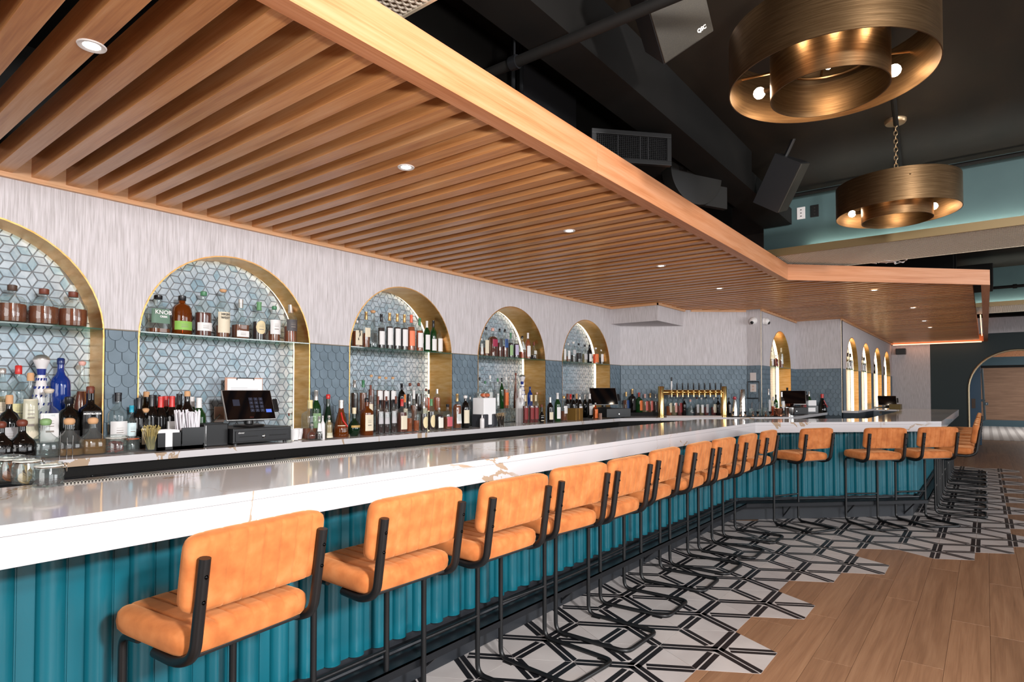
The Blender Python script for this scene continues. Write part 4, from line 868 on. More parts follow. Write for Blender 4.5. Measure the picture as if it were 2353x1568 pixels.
# tap wall row
ux = Vector((.6461, -.7632, 0)); nx = Vector((-.763, -.646, 0)); A_T = math.atan2(-.7632, .6461)
rs = thing('bottle_riser', 'low black riser under the whisky bottles left of the taps', 'riser', (7.79, 3.765, 1.06), A_T); m = MB(); m.bbox(-.28, .25, -.09, .09, 0, .045, .004); m.obj('step', BLACKM, rs)
for nm_, x0, x1, y0, y1, h, lb in (('a', .75, 1.32, 4.09, 4.235, .16, 'clear liquor step inside the leftmost arch'), ('c', 3.09, 4.25, 4.06, 4.30, .15, 'clear liquor step inside the third arch'), ('d', 4.67, 5.82, 4.06, 4.30, .15, 'clear liquor step inside the fourth arch')):
    m = MB(); m.bbox(x0, x1, y0, y1, 1.061, 1.06+h, .003); m.obj('liquor_step', GLASS_C, label=lb, cat='riser', group='liquor steps in the arches')
tw = thing('tap_tower', 'polished brass beer tap tower bridging two posts', 'tap tower', (7.885, 3.086, 1.06), math.atan2(2.763-3.408, 8.158-7.612))
Lw = .845
for sx in (-1, 1):
    m = MB(); m.lathe([(.052, 0), (.052, .006), (.041, .010), (.041, .395), (.038, .402), (.001, .404)], 28, c=(sx*Lw/2, 0, 0)); m.obj('post', BRASSP, tw, True, 40)
m = MB(); m.tube([(-Lw/2, 0, .322), (Lw/2, 0, .322)], .035, 18); m.obj('rail', BRASSP, tw, True)
for k in range(10):
    x = -.305+k*.0735; 
    m = MB(); m.tube([(x, -.03, .325), (x, -.075, .325)], .012, 10); m.tube([(x, -.072, .333), (x, -.08, .30), (x, -.085, .262)], [.013, .011, .008], 10); m.lathe([(.012, 0), (.014, .01), (.008, .022)], 10, c=(x, -.075, .333)); f = m.obj('faucet', BRASSP, tw, True)
    hh = .12 if k == 0 else .095
    m = MB(); m.tube([(x, -.076, .352), (x, -.080, .352+hh*.5), (x, -.083, .352+hh)], [.007, .011, .009], 10); m.obj('tap_handle', WHITE if k == 0 else mat('tap_black', '#17181c', .2), f, True)
    if k == 0:
        m = MB(); m.tube([(x, -.083, .352+hh), (x, -.085, .352+hh+.05)], .011, 10); m.obj('handle_top', BLACK, f, True)
m = MB(); m.bbox(-.37, .37, -.07, .09, 0, .012, .003); m.obj('drip_tray', mat('stone_tray', '#bdb0ac', .3), tw)
mt = thing('bar_mat', 'black rubber mat carrying the bar tools', 'bar mat', (8.36, 2.46, 1.06), A_T); m = MB(); m.bbox(-.30, .38, -.08, .10, 0, .008, .002); m.obj('mat', BLACKM, mt)
def onmat(u, v): p = Vector((8.36, 2.46, 1.068))+ux*u-nx*v; return (p.x, p.y, 1.068)
for k in range(7):
    t = thing('jigger', 'double ended steel jigger on the rubber mat, %s from the left' % ['first', 'second', 'third', 'fourth', 'fifth', 'sixth', 'seventh'][k], 'jigger', onmat(-.26+k*.085, -.045 if k % 2 else .0), group='steel jiggers'); m = MB(); m.lathe([(.022, 0), (.010, .028), (.024, .062), (.021, .062), (.006, .03)], 16); m.obj('cup', CHROME, t, True)
for k, (u, v, r_, h) in enumerate(((.02, .06, .034, .10), (.12, .05, .03, .09), (.2, .06, .036, .11))):
    t = thing('mixing_glass', 'clear mixing glass behind the jiggers, %s' % ['left', 'middle', 'right'][k], 'glass', onmat(u, v), group='mixing glasses'); m = MB(); m.lathe([(r_*.8, 0), (r_, h*.1), (r_, h), (r_-.003, h), (r_*.9, h*.1), (.001, h*.05)], 18); m.obj('glass_wall', GLASS_C, t, True); m = MB(); m.tube([(0, 0, .02), (.03, .0, h+.08)], .003, 6); m.obj('bar_spoon', CHROME, t, True)
t = thing('shaker_stack', 'tall stack of nested steel shaker tins', 'shaker', onmat(-.11, .04)); m = MB()
for k in range(5): m.lathe([(.045-.001*k, .0+k*.045), (.034, .17+k*.045), (.033, .172+k*.045), (.001, .174+k*.045)], 24)
m.obj('tins', CHROME, t, True, 40)
t = thing('bottle_shaker', 'conical steel bottle with a red knob lid', 'shaker', onmat(-.21, .05)); m = MB(); m.lathe([(.036, 0), (.034, .1), (.02, .21), (.018, .22)], 20); m.obj('body', CHROME, t, True); m = MB(); m.lathe([(.018, .22), (.024, .235), (.02, .255), (.004, .262)], 16); m.obj('red_lid', mat('red_knob', '#a02434', .3), t, True)
t = thing('copper_mug', 'fluted copper tumbler at the edge of the mat', 'tumbler', (8.60, 2.19, 1.06)); m = MB(); m.lathe([(.052, 0), (.062, .11), (.059, .11), (.05, .005)], 24); m.obj('body', COPPER, t, True)
t = thing('steel_tin', 'wide steel ice tin right of the copper tumbler', 'tin', (8.86, 2.11, 1.06)); m = MB(); m.lathe([(.06, 0), (.066, .115), (.063, .115), (.057, .005)], 28); m.obj('body', CHROME, t, True)
t = thing('strainer', 'copper strainer resting above the steel tin', 'strainer', (8.86, 2.11, 1.178)); m = MB(); m.lathe([(.01, .0), (.045, .02), (.055, .05), (.052, .05), (.04, .022)], 20); m.obj('bowl', COPPER, t, True)
register((9.45, 2.20, 1.165), math.radians(-72), 'register screen seen edge on at the recess counter', 1.0, False)
d3 = thing('cash_drawer', 'cash drawer in the recess, screen above it edge on', 'cash drawer', (9.55, 2.22, 1.06), math.radians(-60)); m = MB(); m.bbox(-.16, .16, -.14, .14, .008, .105, .004); m.obj('case', mat('drawer_black', '#0d0d0f', .4), d3); m = MB(); m.lathe([(.008, 0), (.008, .004)], 12, T=Matrix.Rotation(PI/2, 4, 'X')); m.v = [(p[0], p[1]-.141, p[2]+.05) for p in m.v]; m.obj('lock', CHROME, d3)
n3 = thing('napkin_caddy', 'far black napkin caddy on the recess counter', 'caddy', (10.05, 2.12, 1.06), math.radians(-45)); m = MB(); m.bbox(-.11, .11, -.07, .07, 0, .12, .004); m.obj('tray', mat('caddy_black', '#070708', .3), n3); m = MB(); m.box(-.09, .09, -.05, .05, .01, .20); m.box(-.08, .06, -.073, -.069, .03, .09); m.obj('napkins', PAPER, n3)
register((13.2, 1.45, 1.09), math.radians(-75), 'farthest register screen before the glowing arches', .9, False)
m = MB(); m.bbox(13.0, 13.25, 1.22, 1.4, 1.067, 1.16, .004); m.obj('olive_box', mat('olive_metal', '#5a4a26', .5, .5), label='small olive brown box on the far end of the bar', cat='box')
m = MB(); [m.lathe([(.02, 0), (.03, .09), (.027, .09)], 12, c=(x, y, 0)) for x, y in ((0, 0), (.2, .05), (.38, -.02))]; m.obj('glass_cups', GLASS_C, None, True, label='clear cups beside the farthest register', cat='glasses').location = (12.45, 1.66, 1.09)
m = MB(); m.bbox(17.2, 17.4, 1.5, 1.7, 2.28, 2.42, .01); m.obj('wall_speaker', mat('speaker_black', '#19191b', .45), label='small black speaker under the far canopy corner', cat='speaker')
# far passage
dd = thing('door_1', 'open blue door seen through the far teal arch', 'door', (20.0, .30, 0)); dd['kind'] = 'structure'; del dd['category']
m = MB(); m.bbox(-.04, 0, -.2, .2, 0, 2.2, .003); m.obj('leaf', mat('blue_door', '#1a5a80', .4), dd); m = MB(); m.box(-.06, -.04, -.08, .0, .95, 1.2); m.obj('handle', mat('bronze_handle', '#4a3a30', .4, .5), dd)
m = MB(); m.tube([(20.5, .075, 2.0), (20.5, .03, .62)], .025, 8); m.tube([(20.5, .16, 1.9), (20.5, .07, 1.9)], .03, 8); m.tube([(20.5, .16, 1.15), (20.5, .02, 1.15)], .03, 8); m.lathe([(.04, 1.02), (.05, 1.06), (.04, 1.1)], 12, c=(20.5, .0, 0)); m.v = [(p[0]-20, p[1]-.3, p[2]) for p in m.v]; m.obj('panic_bar', mat('pale_steel', '#b5c3c8', .3, .4), dd, True)

# ================================================================= BOTTLES
BT_ = [
  ('a1', 0.83, 4.15, 1.765, 0.206, 0.0644, 'flask', 'c', 'am', 0.5, None, None, 'brown', 'cyl', "round shouldered bourbon bottle, first from left, on the leftmost arch's glass shelf", 'bottles on the arch shelves'),
  ('a1', 0.936, 4.15, 1.765, 0.209, 0.0661, 'flask', 'c', 'am', 0.5, None, None, 'brown', 'cyl', "round shouldered bourbon bottle, second from left, on the leftmost arch's glass shelf", 'bottles on the arch shelves'),
  ('a1', 1.077, 4.15, 1.765, 0.207, 0.0707, 'flask', 'c', 'am', 0.5, None, None, 'redbrown', 'cyl', "round shouldered bourbon bottle, third from left, on the leftmost arch's glass shelf", 'bottles on the arch shelves'),
  ('a1', 1.215, 4.15, 1.765, 0.207, 0.0705, 'flask', 'c', 'am', 0.5, None, None, 'redbrown', 'cyl', "round shouldered bourbon bottle, fourth from left, on the leftmost arch's glass shelf", 'bottles on the arch shelves'),
  ('a2', 1.672, 4.15, 1.765, 0.245, 0.063, 'sq', 'c', 'am', 0.12, 'green', (0.25, 0.62), 'black', 'cyl', "square clear bottle with green and cream label, on the second arch's glass shelf", 'bottles on the arch shelves'),
  ('a2', 1.818, 4.15, 1.765, 0.26, 0.0594, 'flask2', 'a', 'am2', 0.72, 'lime', (0.12, 0.34), 'black', 'cyl', "rounded amber bottle with lime green band, on the second arch's glass shelf", 'bottles on the arch shelves'),
  ('a2', 1.957, 4.15, 1.765, 0.306, 0.0525, 'std', 'c', 'am2', 0.52, 'white', (0.12, 0.3), 'green', 'cyl', "amber whiskey bottle with low white label and green stopper, on the second arch's glass shelf", 'bottles on the arch shelves'),
  ('a2', 2.089, 4.15, 1.765, 0.34, 0.0451, 'std', 'c', 'am', 0.25, 'cream', (0.1, 0.52), 'cork', 'ball', "clear bottle with tall cream label and cork ball, on the second arch's glass shelf", 'bottles on the arch shelves'),
  ('a2', 2.216, 4.15, 1.765, 0.284, 0.0507, 'squat2', 'c', 'am', 0.35, 'white', (0.05, 0.2), 'silver', 'foil', "clear squat bottle with printed white neck, on the second arch's glass shelf", 'bottles on the arch shelves'),
  ('a2', 2.354, 4.15, 1.765, 0.281, 0.0458, 'std', 'c', 'dk', 0.48, 'oval', (0.16, 0.5), 'greenneck', 'foil', "dark whiskey bottle with cream oval label, on the second arch's glass shelf", 'bottles on the arch shelves'),
  ('a2', 2.474, 4.15, 1.765, 0.264, 0.0437, 'std', 'c', 'am', 0.3, 'white', (0.2, 0.6), 'green', 'cyl', "clear bottle with square white label and green stopper, on the second arch's glass shelf", 'bottles on the arch shelves'),
  ('a2', 2.608, 4.15, 1.765, 0.289, 0.0479, 'std', 'c', 'am', 0.42, 'charcoal', (0.3, 0.6), 'silver', 'foil', "amber bottle with charcoal label and long silver neck, on the second arch's glass shelf", 'bottles on the arch shelves'),
  ('a3', 3.224, 4.15, 1.765, 0.225, 0.0388, 'sq', 'c', 'am', 0.6, 'cream', (0.08, 0.62), 'silver', 'cyl', "squared amber bottle with brushwork characters on cream label, on the third arch's glass shelf", 'bottles on the arch shelves'),
  ('a3', 3.32, 4.15, 1.765, 0.31, 0.0305, 'sq', 'c', 'am', 0.4, 'cream', (0.3, 0.55), 'gold', 'foil', "slim square bottle with slanted cream label and gold cap, on the third arch's glass shelf", 'bottles on the arch shelves'),
  ('a3', 3.394, 4.15, 1.765, 0.331, 0.0489, 'cone', 'c', 'tealliq', 0.12, None, None, 'cork', 'ball', "large clear teardrop bottle with cork stopper, on the third arch's glass shelf", 'bottles on the arch shelves'),
  ('a3', 3.485, 4.15, 1.765, 0.308, 0.0312, 'std', 'c', 'dk', 0.6, 'white', (0.12, 0.5), 'black', 'foil', "dark whisky bottle with black capsule and white label, on the third arch's glass shelf", 'bottles on the arch shelves'),
  ('a3', 3.578, 4.15, 1.765, 0.327, 0.0317, 'std', 'c', 'dk', 0.62, 'white', (0.12, 0.58), 'gold', 'foil', "gold capsule bottle, tall white label, first from left, on the third arch's glass shelf", 'bottles on the arch shelves'),
  ('a3', 3.667, 4.15, 1.765, 0.328, 0.0321, 'std', 'c', 'dk', 0.62, 'white', (0.12, 0.58), 'gold', 'foil', "gold capsule bottle, tall white label, second from left, on the third arch's glass shelf", 'bottles on the arch shelves'),
  ('a3', 3.752, 4.15, 1.765, 0.329, 0.0325, 'std', 'c', 'dk', 0.62, 'white', (0.12, 0.58), 'gold', 'foil', "gold capsule bottle, tall white label, third from left, on the third arch's glass shelf", 'bottles on the arch shelves'),
  ('a3', 3.836, 4.15, 1.765, 0.335, 0.0348, 'std', 'c', 'or', 0.66, 'coral', (0.14, 0.55), 'coral', 'foil', "orange bottle with coral capsule and coral label, on the third arch's glass shelf", 'bottles on the arch shelves'),
  ('a3', 3.94, 4.15, 1.765, 0.315, 0.0333, 'std', 'c', 'or', 0.62, 'white', (0.12, 0.55), 'green', 'foil', "amber bottle with white over teal label and green capsule, on the third arch's glass shelf", 'bottles on the arch shelves'),
  ('a3', 4.034, 4.15, 1.765, 0.297, 0.0298, 'std', 'g', 'gr', 0.6, 'white', (0.08, 0.55), 'white', 'foil', "green bottle with white capsule and white label, on the third arch's glass shelf", 'bottles on the arch shelves'),
  ('a3', 4.12, 4.15, 1.765, 0.308, 0.0302, 'std', 'g', 'gr', 0.6, 'white', (0.06, 0.42), 'black', 'foil', "green bottle with dark capsule and low white label, on the third arch's glass shelf", 'bottles on the arch shelves'),
  ('a3', 4.202, 4.15, 1.765, 0.254, 0.0305, 'std', 'c', 'pale', 0.6, 'white', (0.06, 0.55), 'white', 'ball', "short pale bottle with white label and white stopper, on the third arch's glass shelf", 'bottles on the arch shelves'),
  ('a4', 4.82, 4.15, 1.765, 0.184, 0.022, 'std', 'c', 'am', 0.5, 'white', (0.1, 0.7), 'white', 'cyl', "slim bottle with white label at the arch edge, on the fourth arch's glass shelf", 'bottles on the arch shelves'),
  ('a4', 4.897, 4.15, 1.765, 0.309, 0.0311, 'std', 'c', 'am', 0.3, 'cream', (0.1, 0.55), 'black', 'cyl', "clear bottle with cream label and black stopper, on the fourth arch's glass shelf", 'bottles on the arch shelves'),
  ('a4', 5.004, 4.15, 1.765, 0.309, 0.045, 'sq', 'c', 'am2', 0.7, 'magenta', (0.35, 0.6), 'pinkcap', 'cyl', "square amber bottle with magenta band, on the fourth arch's glass shelf", 'bottles on the arch shelves'),
  ('a4', 5.122, 4.15, 1.765, 0.311, 0.0297, 'sq', 'c', 'am2', 0.5, 'charcoal', (0.35, 0.65), 'black', 'cyl', "square amber bottle with dark band, on the fourth arch's glass shelf", 'bottles on the arch shelves'),
  ('a4', 5.213, 4.15, 1.765, 0.311, 0.0323, 'sq', 'c', 'am2', 0.4, 'blue', (0.35, 0.65), 'black', 'cyl', "square amber bottle with blue band, on the fourth arch's glass shelf", 'bottles on the arch shelves'),
  ('a4', 5.317, 4.15, 1.765, 0.281, 0.028, 'std', 'c', 'dk', 0.6, 'greenlab', (0.1, 0.5), 'green', 'foil', "dark bottle with green printed label and green capsule, on the fourth arch's glass shelf", 'bottles on the arch shelves'),
  ('a4', 5.416, 4.15, 1.765, 0.252, 0.0307, 'std', 'c', 'dk', 0.65, 'violet', (0.15, 0.6), 'silver', 'cyl', "dark bottle with pale violet label, on the fourth arch's glass shelf", 'bottles on the arch shelves'),
  ('a4', 5.529, 4.15, 1.765, 0.26, 0.0359, 'sq', 'c', 'am', 0.3, 'white', (0.4, 0.75), 'black', 'cyl', "clear bottle with square white label and black stopper, on the fourth arch's glass shelf", 'bottles on the arch shelves'),
  ('a4', 5.638, 4.15, 1.765, 0.305, 0.0315, 'std', 'c', 'or', 0.75, 'white', (0.1, 0.5), 'white', 'foil', "orange necked bottle with low white label, on the fourth arch's glass shelf", 'bottles on the arch shelves'),
  ('a4', 5.757, 4.15, 1.765, 0.208, 0.0393, 'squat', 'c', 'dk', 0.25, 'white', (0.3, 0.5), 'redbrown', 'cyl', "squat round bottle with dark liquor low inside, on the fourth arch's glass shelf", 'bottles on the arch shelves'),
  ('a5', 6.406, 4.15, 1.765, 0.266, 0.0237, 'std', 'c', 'pale', 0.6, 'white', (0.1, 0.6), 'black', 'cyl', "slim bottle with white label and black cap, on the fifth arch's glass shelf", 'bottles on the arch shelves'),
  ('a5', 6.497, 4.15, 1.765, 0.239, 0.0266, 'std', 'c', 'am', 0.3, 'white', (0.15, 0.6), 'white', 'cyl', "clear bottle with white and red label, on the fifth arch's glass shelf", 'bottles on the arch shelves'),
  ('a5', 6.62, 4.15, 1.765, 0.266, 0.035, 'std', 'c', 'dk', 0.35, 'silver', (0.4, 0.6), 'white', 'cyl', "clear shouldered bottle with dark liquor, on the fifth arch's glass shelf", 'bottles on the arch shelves'),
  ('a5', 6.746, 4.15, 1.765, 0.251, 0.0327, 'std', 'c', 'dk', 0.5, 'black', (0.2, 0.5), 'black', 'cyl', "dark bottle with black label and black cap, on the fifth arch's glass shelf", 'bottles on the arch shelves'),
  ('a5', 6.897, 4.15, 1.765, 0.241, 0.036, 'std', 'c', 'pale', 0.5, 'silver', (0.2, 0.5), 'black', 'cyl', "clear bottle with silver label and black cap, on the fifth arch's glass shelf", 'bottles on the arch shelves'),
  ('a5', 7.02, 4.15, 1.765, 0.254, 0.0308, 'wine', 'k', None, 0, 'white', (0.1, 0.5), 'black', 'foil', "black bottle with white label, on the fifth arch's glass shelf", 'bottles on the arch shelves'),
  ('a5', 7.18, 4.15, 1.765, 0.222, 0.0398, 'std', 'c', 'or', 0.6, 'orange', (0.1, 0.6), 'white', 'cyl', "bottle with wide orange label, on the fifth arch's glass shelf", 'bottles on the arch shelves'),
  ('a5', 7.333, 4.15, 1.765, 0.231, 0.0318, 'std', 'c', 'dk', 0.4, 'white', (0.15, 0.6), 'white', 'foil', "clear bottle with white and red label and white capsule, on the fifth arch's glass shelf", 'bottles on the arch shelves'),
  ('m2', 9.712, 2.56, 1.765, 0.249, 0.0288, 'std', 'c', 'pale', 0.5, 'white', (0.1, 0.5), 'silver', 'cyl', 'pale bottle with silver cap, on the lone arch shelf', 'bottles at the recess'),
  ('m2', 9.955, 2.56, 1.765, 0.19, 0.0327, 'sq', 'c', 'red', 0.8, 'redlab', (0.1, 0.7), 'white', 'cyl', 'square bottle of red liquor, on the lone arch shelf', 'bottles at the recess'),
  ('m2', 10.26, 2.56, 1.765, 0.32, 0.0335, 'std', 'c', 'am', 0.4, 'white', (0.2, 0.7), 'cream', 'foil', 'tall clear bottle with cream capsule, on the lone arch shelf', 'bottles at the recess'),
  ('A1b', 0.903, 4.16, 1.22, 0.303, 0.0406, 'std', 'c', 'pale', 0.5, 'cream', (0.1, 0.4), 'silver', 'cyl', 'clear bottle at the photo edge, back row, leftmost arch', 'bottles under the leftmost arch'),
  ('A1b', 0.972, 4.16, 1.22, 0.32, 0.0481, 'flask', 'c', None, 0, 'yellow', (0.1, 0.35), 'red', 'cyl', 'clear round shouldered bottle with red cap, back row, leftmost arch', 'bottles under the leftmost arch'),
  ('A1m', 0.986, 4.0, 1.06, 0.437, 0.0402, 'std', 'c', 'am', 0.12, 'cream', (0.2, 0.68), 'cork', 'cyl', 'clear bottle with tall cream label and cork, middle row, leftmost arch', 'bottles under the leftmost arch'),
  ('A1b', 1.074, 4.16, 1.22, 0.384, 0.0399, 'talavera', 'w', None, 0, None, None, 'silver', 'ball', 'tall white ceramic bottle with hand painted blue leaves, back row, leftmost arch', 'bottles under the leftmost arch'),
  ('A1b', 1.164, 4.16, 1.22, 0.368, 0.0492, 'std', 'b', None, 0, None, None, 'cobalt', 'cyl', 'cobalt blue bottle with clear engraved lower half, back row, leftmost arch', 'bottles under the leftmost arch'),
  ('A1b', 1.268, 4.16, 1.22, 0.357, 0.0417, 'cone', 'c', 'am', 0.5, None, None, 'pinkcap', 'ball', 'tapered clear bottle of amber tequila with pink stopper, back row, leftmost arch', 'bottles under the leftmost arch'),
  ('A1m', 0.899, 4.0, 1.06, 0.32, 0.0481, 'flask', 'k', None, 0, 'silver', (0.1, 0.48), 'cork', 'cyl', 'black apothecary bottle with silver stamp label, middle row, leftmost arch', 'bottles under the leftmost arch'),
  ('A1m', 1.067, 4.0, 1.06, 0.356, 0.0478, 'sq', 'c', 'am', 0.1, 'white', (0.2, 0.62), 'pale', 'ball', 'clear square bottle with large white label and glass stopper, middle row, leftmost arch', 'bottles under the leftmost arch'),
  ('A1m', 1.16, 4.0, 1.06, 0.309, 0.0535, 'flask2', 'k', None, 0, 'black', (0.2, 0.4), 'black', 'cyl', 'black rounded bottle with gold lined label, middle row, leftmost arch', 'bottles under the leftmost arch'),
  ('A1m', 1.261, 4.0, 1.06, 0.367, 0.0512, 'sq', 'k', None, 0, 'black', (0.1, 0.62), 'redbrown', 'cyl', 'black square mezcal bottle with white lettering, middle row, leftmost arch', 'bottles under the leftmost arch'),
  ('A1f', 0.824, 3.8, 1.06, 0.193, 0.0515, 'squat', 'k', None, 0, 'ovalw', (0.1, 0.5), 'redbrown', 'ball', 'squat dark bottle with oval white label cut by the photo edge, front row, leftmost arch', 'bottles under the leftmost arch'),
  ('A1f', 0.906, 3.8, 1.06, 0.199, 0.0557, 'squat', 'k', None, 0, 'ovalw', (0.1, 0.5), 'redbrown', 'ball', 'squat dark bottle with oval white label and brown cork top, front row, leftmost arch', 'bottles under the leftmost arch'),
  ('A1f', 1.003, 3.8, 1.06, 0.2, 0.0604, 'squat', 'c', 'clearliq', 0.4, None, None, 'greencork', 'ball', 'squat clear bottle with green topped cork, front row, leftmost arch', 'bottles under the leftmost arch'),
  ('A1f', 1.105, 3.8, 1.06, 0.199, 0.062, 'squat', 'c', 'gold', 0.2, None, None, 'cork', 'ball', 'squat clear bottle nearly empty of gold tequila, front row, leftmost arch', 'bottles under the leftmost arch'),
  ('A1f', 1.212, 3.8, 1.06, 0.198, 0.0602, 'squat', 'c', 'gold', 0.42, None, None, 'cork', 'ball', 'squat bottle half full of gold tequila, front row, leftmost arch', 'bottles under the leftmost arch'),
  ('cm', 1.391, 3.97, 1.06, 0.332, 0.0476, 'std', 'c', None, 0, 'white', (0.08, 0.5), 'black', 'foilb', 'tall clear bottle with black cap and white label, middle row, second arch', 'bottles along the back counter'),
  ('cm', 1.462, 3.97, 1.06, 0.256, 0.0322, 'std', 'c', 'clearliq', 0.7, 'tealprint', (0.3, 0.6), 'tealcap', 'foilb', 'slim clear bottle with teal capsule, middle row, second arch', 'bottles along the back counter'),
  ('cm', 1.537, 3.97, 1.06, 0.239, 0.0504, 'flask', 'c', None, 0, 'cream', (0.1, 0.5), 'cork', 'ball', 'clear apothecary bottle with angled label and wood stopper, middle row, second arch', 'bottles along the back counter'),
  ('cm', 1.502, 3.97, 1.06, 0.301, 0.0388, 'wine', 'k', None, 0, None, (0.1, 0.5), 'black', 'foil', 'dark wine bottle with black capsule, first from left, middle row, second arch', 'bottles along the back counter'),
  ('cb', 1.607, 4.14, 1.06, 0.337, 0.0408, 'wine', 'k', None, 0, None, (0.1, 0.5), 'cork', 'cyl', 'dark wine bottle with loose cork in its neck, back row, second arch', 'bottles along the back counter'),
  ('cm', 1.572, 3.97, 1.06, 0.318, 0.0394, 'wine', 'k', None, 0, None, (0.1, 0.5), 'black', 'foil', 'dark wine bottle with black capsule, second from left, middle row, second arch', 'bottles along the back counter'),
  ('cb', 1.671, 4.14, 1.06, 0.315, 0.0413, 'wine', 'k', None, 0, 'white', (0.1, 0.5), 'black', 'foil', 'dark wine bottle with black capsule and white label, back row, second arch', 'bottles along the back counter'),
  ('cm', 1.622, 3.97, 1.06, 0.308, 0.0398, 'wine', 'k', None, 0, None, (0.1, 0.5), 'red', 'foil', 'dark wine bottle with bright red capsule, middle row, second arch', 'bottles along the back counter'),
  ('cb', 1.72, 4.14, 1.06, 0.309, 0.0417, 'wine', 'k', None, 0, None, (0.1, 0.5), 'red', 'foil', 'dark wine bottle with bright red capsule, back row, second arch', 'bottles along the back counter'),
  ('cm', 1.687, 3.97, 1.06, 0.31, 0.0403, 'wine', 'k', None, 0, 'white', (0.1, 0.5), 'red', 'foil', 'dark wine bottle with bright red capsule and white label, middle row, second arch', 'bottles along the back counter'),
  ('cb', 1.804, 4.14, 1.06, 0.323, 0.0425, 'wine', 'k', None, 0, None, (0.1, 0.5), 'black', 'foil', 'dark wine bottle with black capsule, back row, second arch', 'bottles along the back counter'),
  ('cm', 1.778, 3.97, 1.06, 0.34, 0.0411, 'wine', 'k', None, 0, None, (0.1, 0.5), 'cork', 'cyl', 'dark wine bottle with loose cork in its neck, middle row, second arch', 'bottles along the back counter'),
  ('cb', 1.883, 4.14, 1.06, 0.303, 0.0431, 'wine', 'g', None, 0, None, (0.1, 0.5), 'white', 'foil', 'dark wine bottle with grey white capsule, back row, second arch', 'bottles along the back counter'),
  ('cm', 1.851, 3.97, 1.06, 0.298, 0.0417, 'wine', 'g', None, 0, None, (0.1, 0.5), 'white', 'foil', 'dark wine bottle with grey white capsule, middle row, second arch', 'bottles along the back counter'),
  ('cm', 2.488, 3.97, 1.06, 0.18, 0.0167, 'cone', 'c', None, 0, None, None, 'redbrown', 'cyl', 'small clear bitters bottle, middle row, second arch', 'bottles along the back counter'),
  ('cf', 2.535, 3.78, 1.06, 0.277, 0.0478, 'sq', 'c', 'am', 0.28, None, None, 'creamneck', 'foil', 'square shouldered whiskey bottle with cream neck label, front row, second to third arch', 'bottles along the back counter'),
  ('cm', 2.713, 3.97, 1.06, 0.347, 0.0364, 'wine', 'g', None, 0, 'greenlab', (0.15, 0.5), 'silver', 'foil', 'tall green aperitif bottle with green label, middle row, second to third arch', 'bottles along the back counter'),
  ('cm', 2.819, 3.97, 1.06, 0.315, 0.0451, 'cone', 'g2', None, 0, None, None, 'red', 'cyl', 'dark green conical bottle with red cap, middle row, second to third arch', 'bottles along the back counter'),
  ('cff', 2.496, 3.7, 1.06, 0.113, 0.0293, 'round', 'c', 'am2', 0.5, None, None, 'silver', 'cyl', 'small glass cruet with red bitters, counter edge, second arch', 'bottles along the back counter'),
  ('cff', 2.555, 3.7, 1.06, 0.163, 0.0267, 'cone', 'c', 'dk', 0.25, 'white', (0.35, 0.7), 'silver', 'foil', 'small clear cruet with dark syrup, counter edge, second to third arch', 'bottles along the back counter'),
  ('cff', 2.584, 3.7, 1.06, 0.168, 0.0164, 'std', 'w', None, 0, None, None, 'silver', 'cyl', 'slim white bitters bottle, counter edge, second to third arch', 'bottles along the back counter'),
  ('cff', 2.636, 3.7, 1.06, 0.166, 0.0271, 'std', 'c', 'pale', 0.8, 'cream', (0.05, 0.8), 'silver', 'cyl', 'paper wrapped bitters bottle, counter edge, second to third arch', 'bottles along the back counter'),
  ('cf', 2.798, 3.78, 1.06, 0.274, 0.0563, 'cone', 'a', 'dk', 0.7, 'cream', (0.08, 0.32), 'silver', 'foil', 'dark conical liqueur bottle with red ribbon, front row, second to third arch', 'bottles along the back counter'),
  ('cf', 2.917, 3.78, 1.06, 0.215, 0.0447, 'round', 'g2', None, 0, 'goldband', (0.3, 0.38), 'cream', 'foil', 'dark globe shaped liqueur bottle with gold band, front row, second to third arch', 'bottles along the back counter'),
  ('cf', 3.035, 3.78, 1.06, 0.286, 0.0424, 'sq', 'a', 'dk', 0.7, 'cream', (0.12, 0.55), 'black', 'cyl', 'square amaretto bottle with cream label and black cap, front row, second to third arch', 'bottles along the back counter'),
  ('cb', 3.197, 4.14, 1.21, 0.282, 0.0315, 'std', 'c', 'dk', 0.62, None, (0.35, 0.6), 'silver', 'foil', 'tall dark bottle with silver neck, back row, third arch', 'bottles along the back counter'),
  ('cb', 3.285, 4.14, 1.21, 0.283, 0.0319, 'std', 'c', 'am', 0.62, None, (0.35, 0.6), 'green', 'foil', 'amber bottle with green neck, back row, third arch', 'bottles along the back counter'),
  ('cb', 3.371, 4.14, 1.21, 0.331, 0.027, 'std', 'c', 'am2', 0.62, None, (0.35, 0.6), 'cork', 'ball', 'tall amber bottle with pale neck wrap, back row, third arch', 'bottles along the back counter'),
  ('cb', 3.46, 4.14, 1.21, 0.319, 0.0292, 'std', 'c', 'am', 0.62, 'white', (0.35, 0.6), 'cork', 'ball', 'clear necked bourbon bottle with white label, back row, third arch', 'bottles along the back counter'),
  ('cb', 3.531, 4.14, 1.21, 0.315, 0.0295, 'std', 'c', 'am2', 0.62, 'white', (0.35, 0.6), 'cork', 'ball', 'bourbon bottle with grey neck and white label, back row, third arch', 'bottles along the back counter'),
  ('cb', 3.61, 4.14, 1.21, 0.317, 0.0298, 'std', 'c', 'dk', 0.62, 'white', (0.35, 0.6), 'cork', 'ball', 'dark bourbon bottle with copper neck, back row, third arch', 'bottles along the back counter'),
  ('cb', 3.714, 4.14, 1.21, 0.26, 0.034, 'flask', 'k', None, 0.62, None, (0.35, 0.6), 'black', 'foil', 'matte black bottle, back row, third arch', 'bottles along the back counter'),
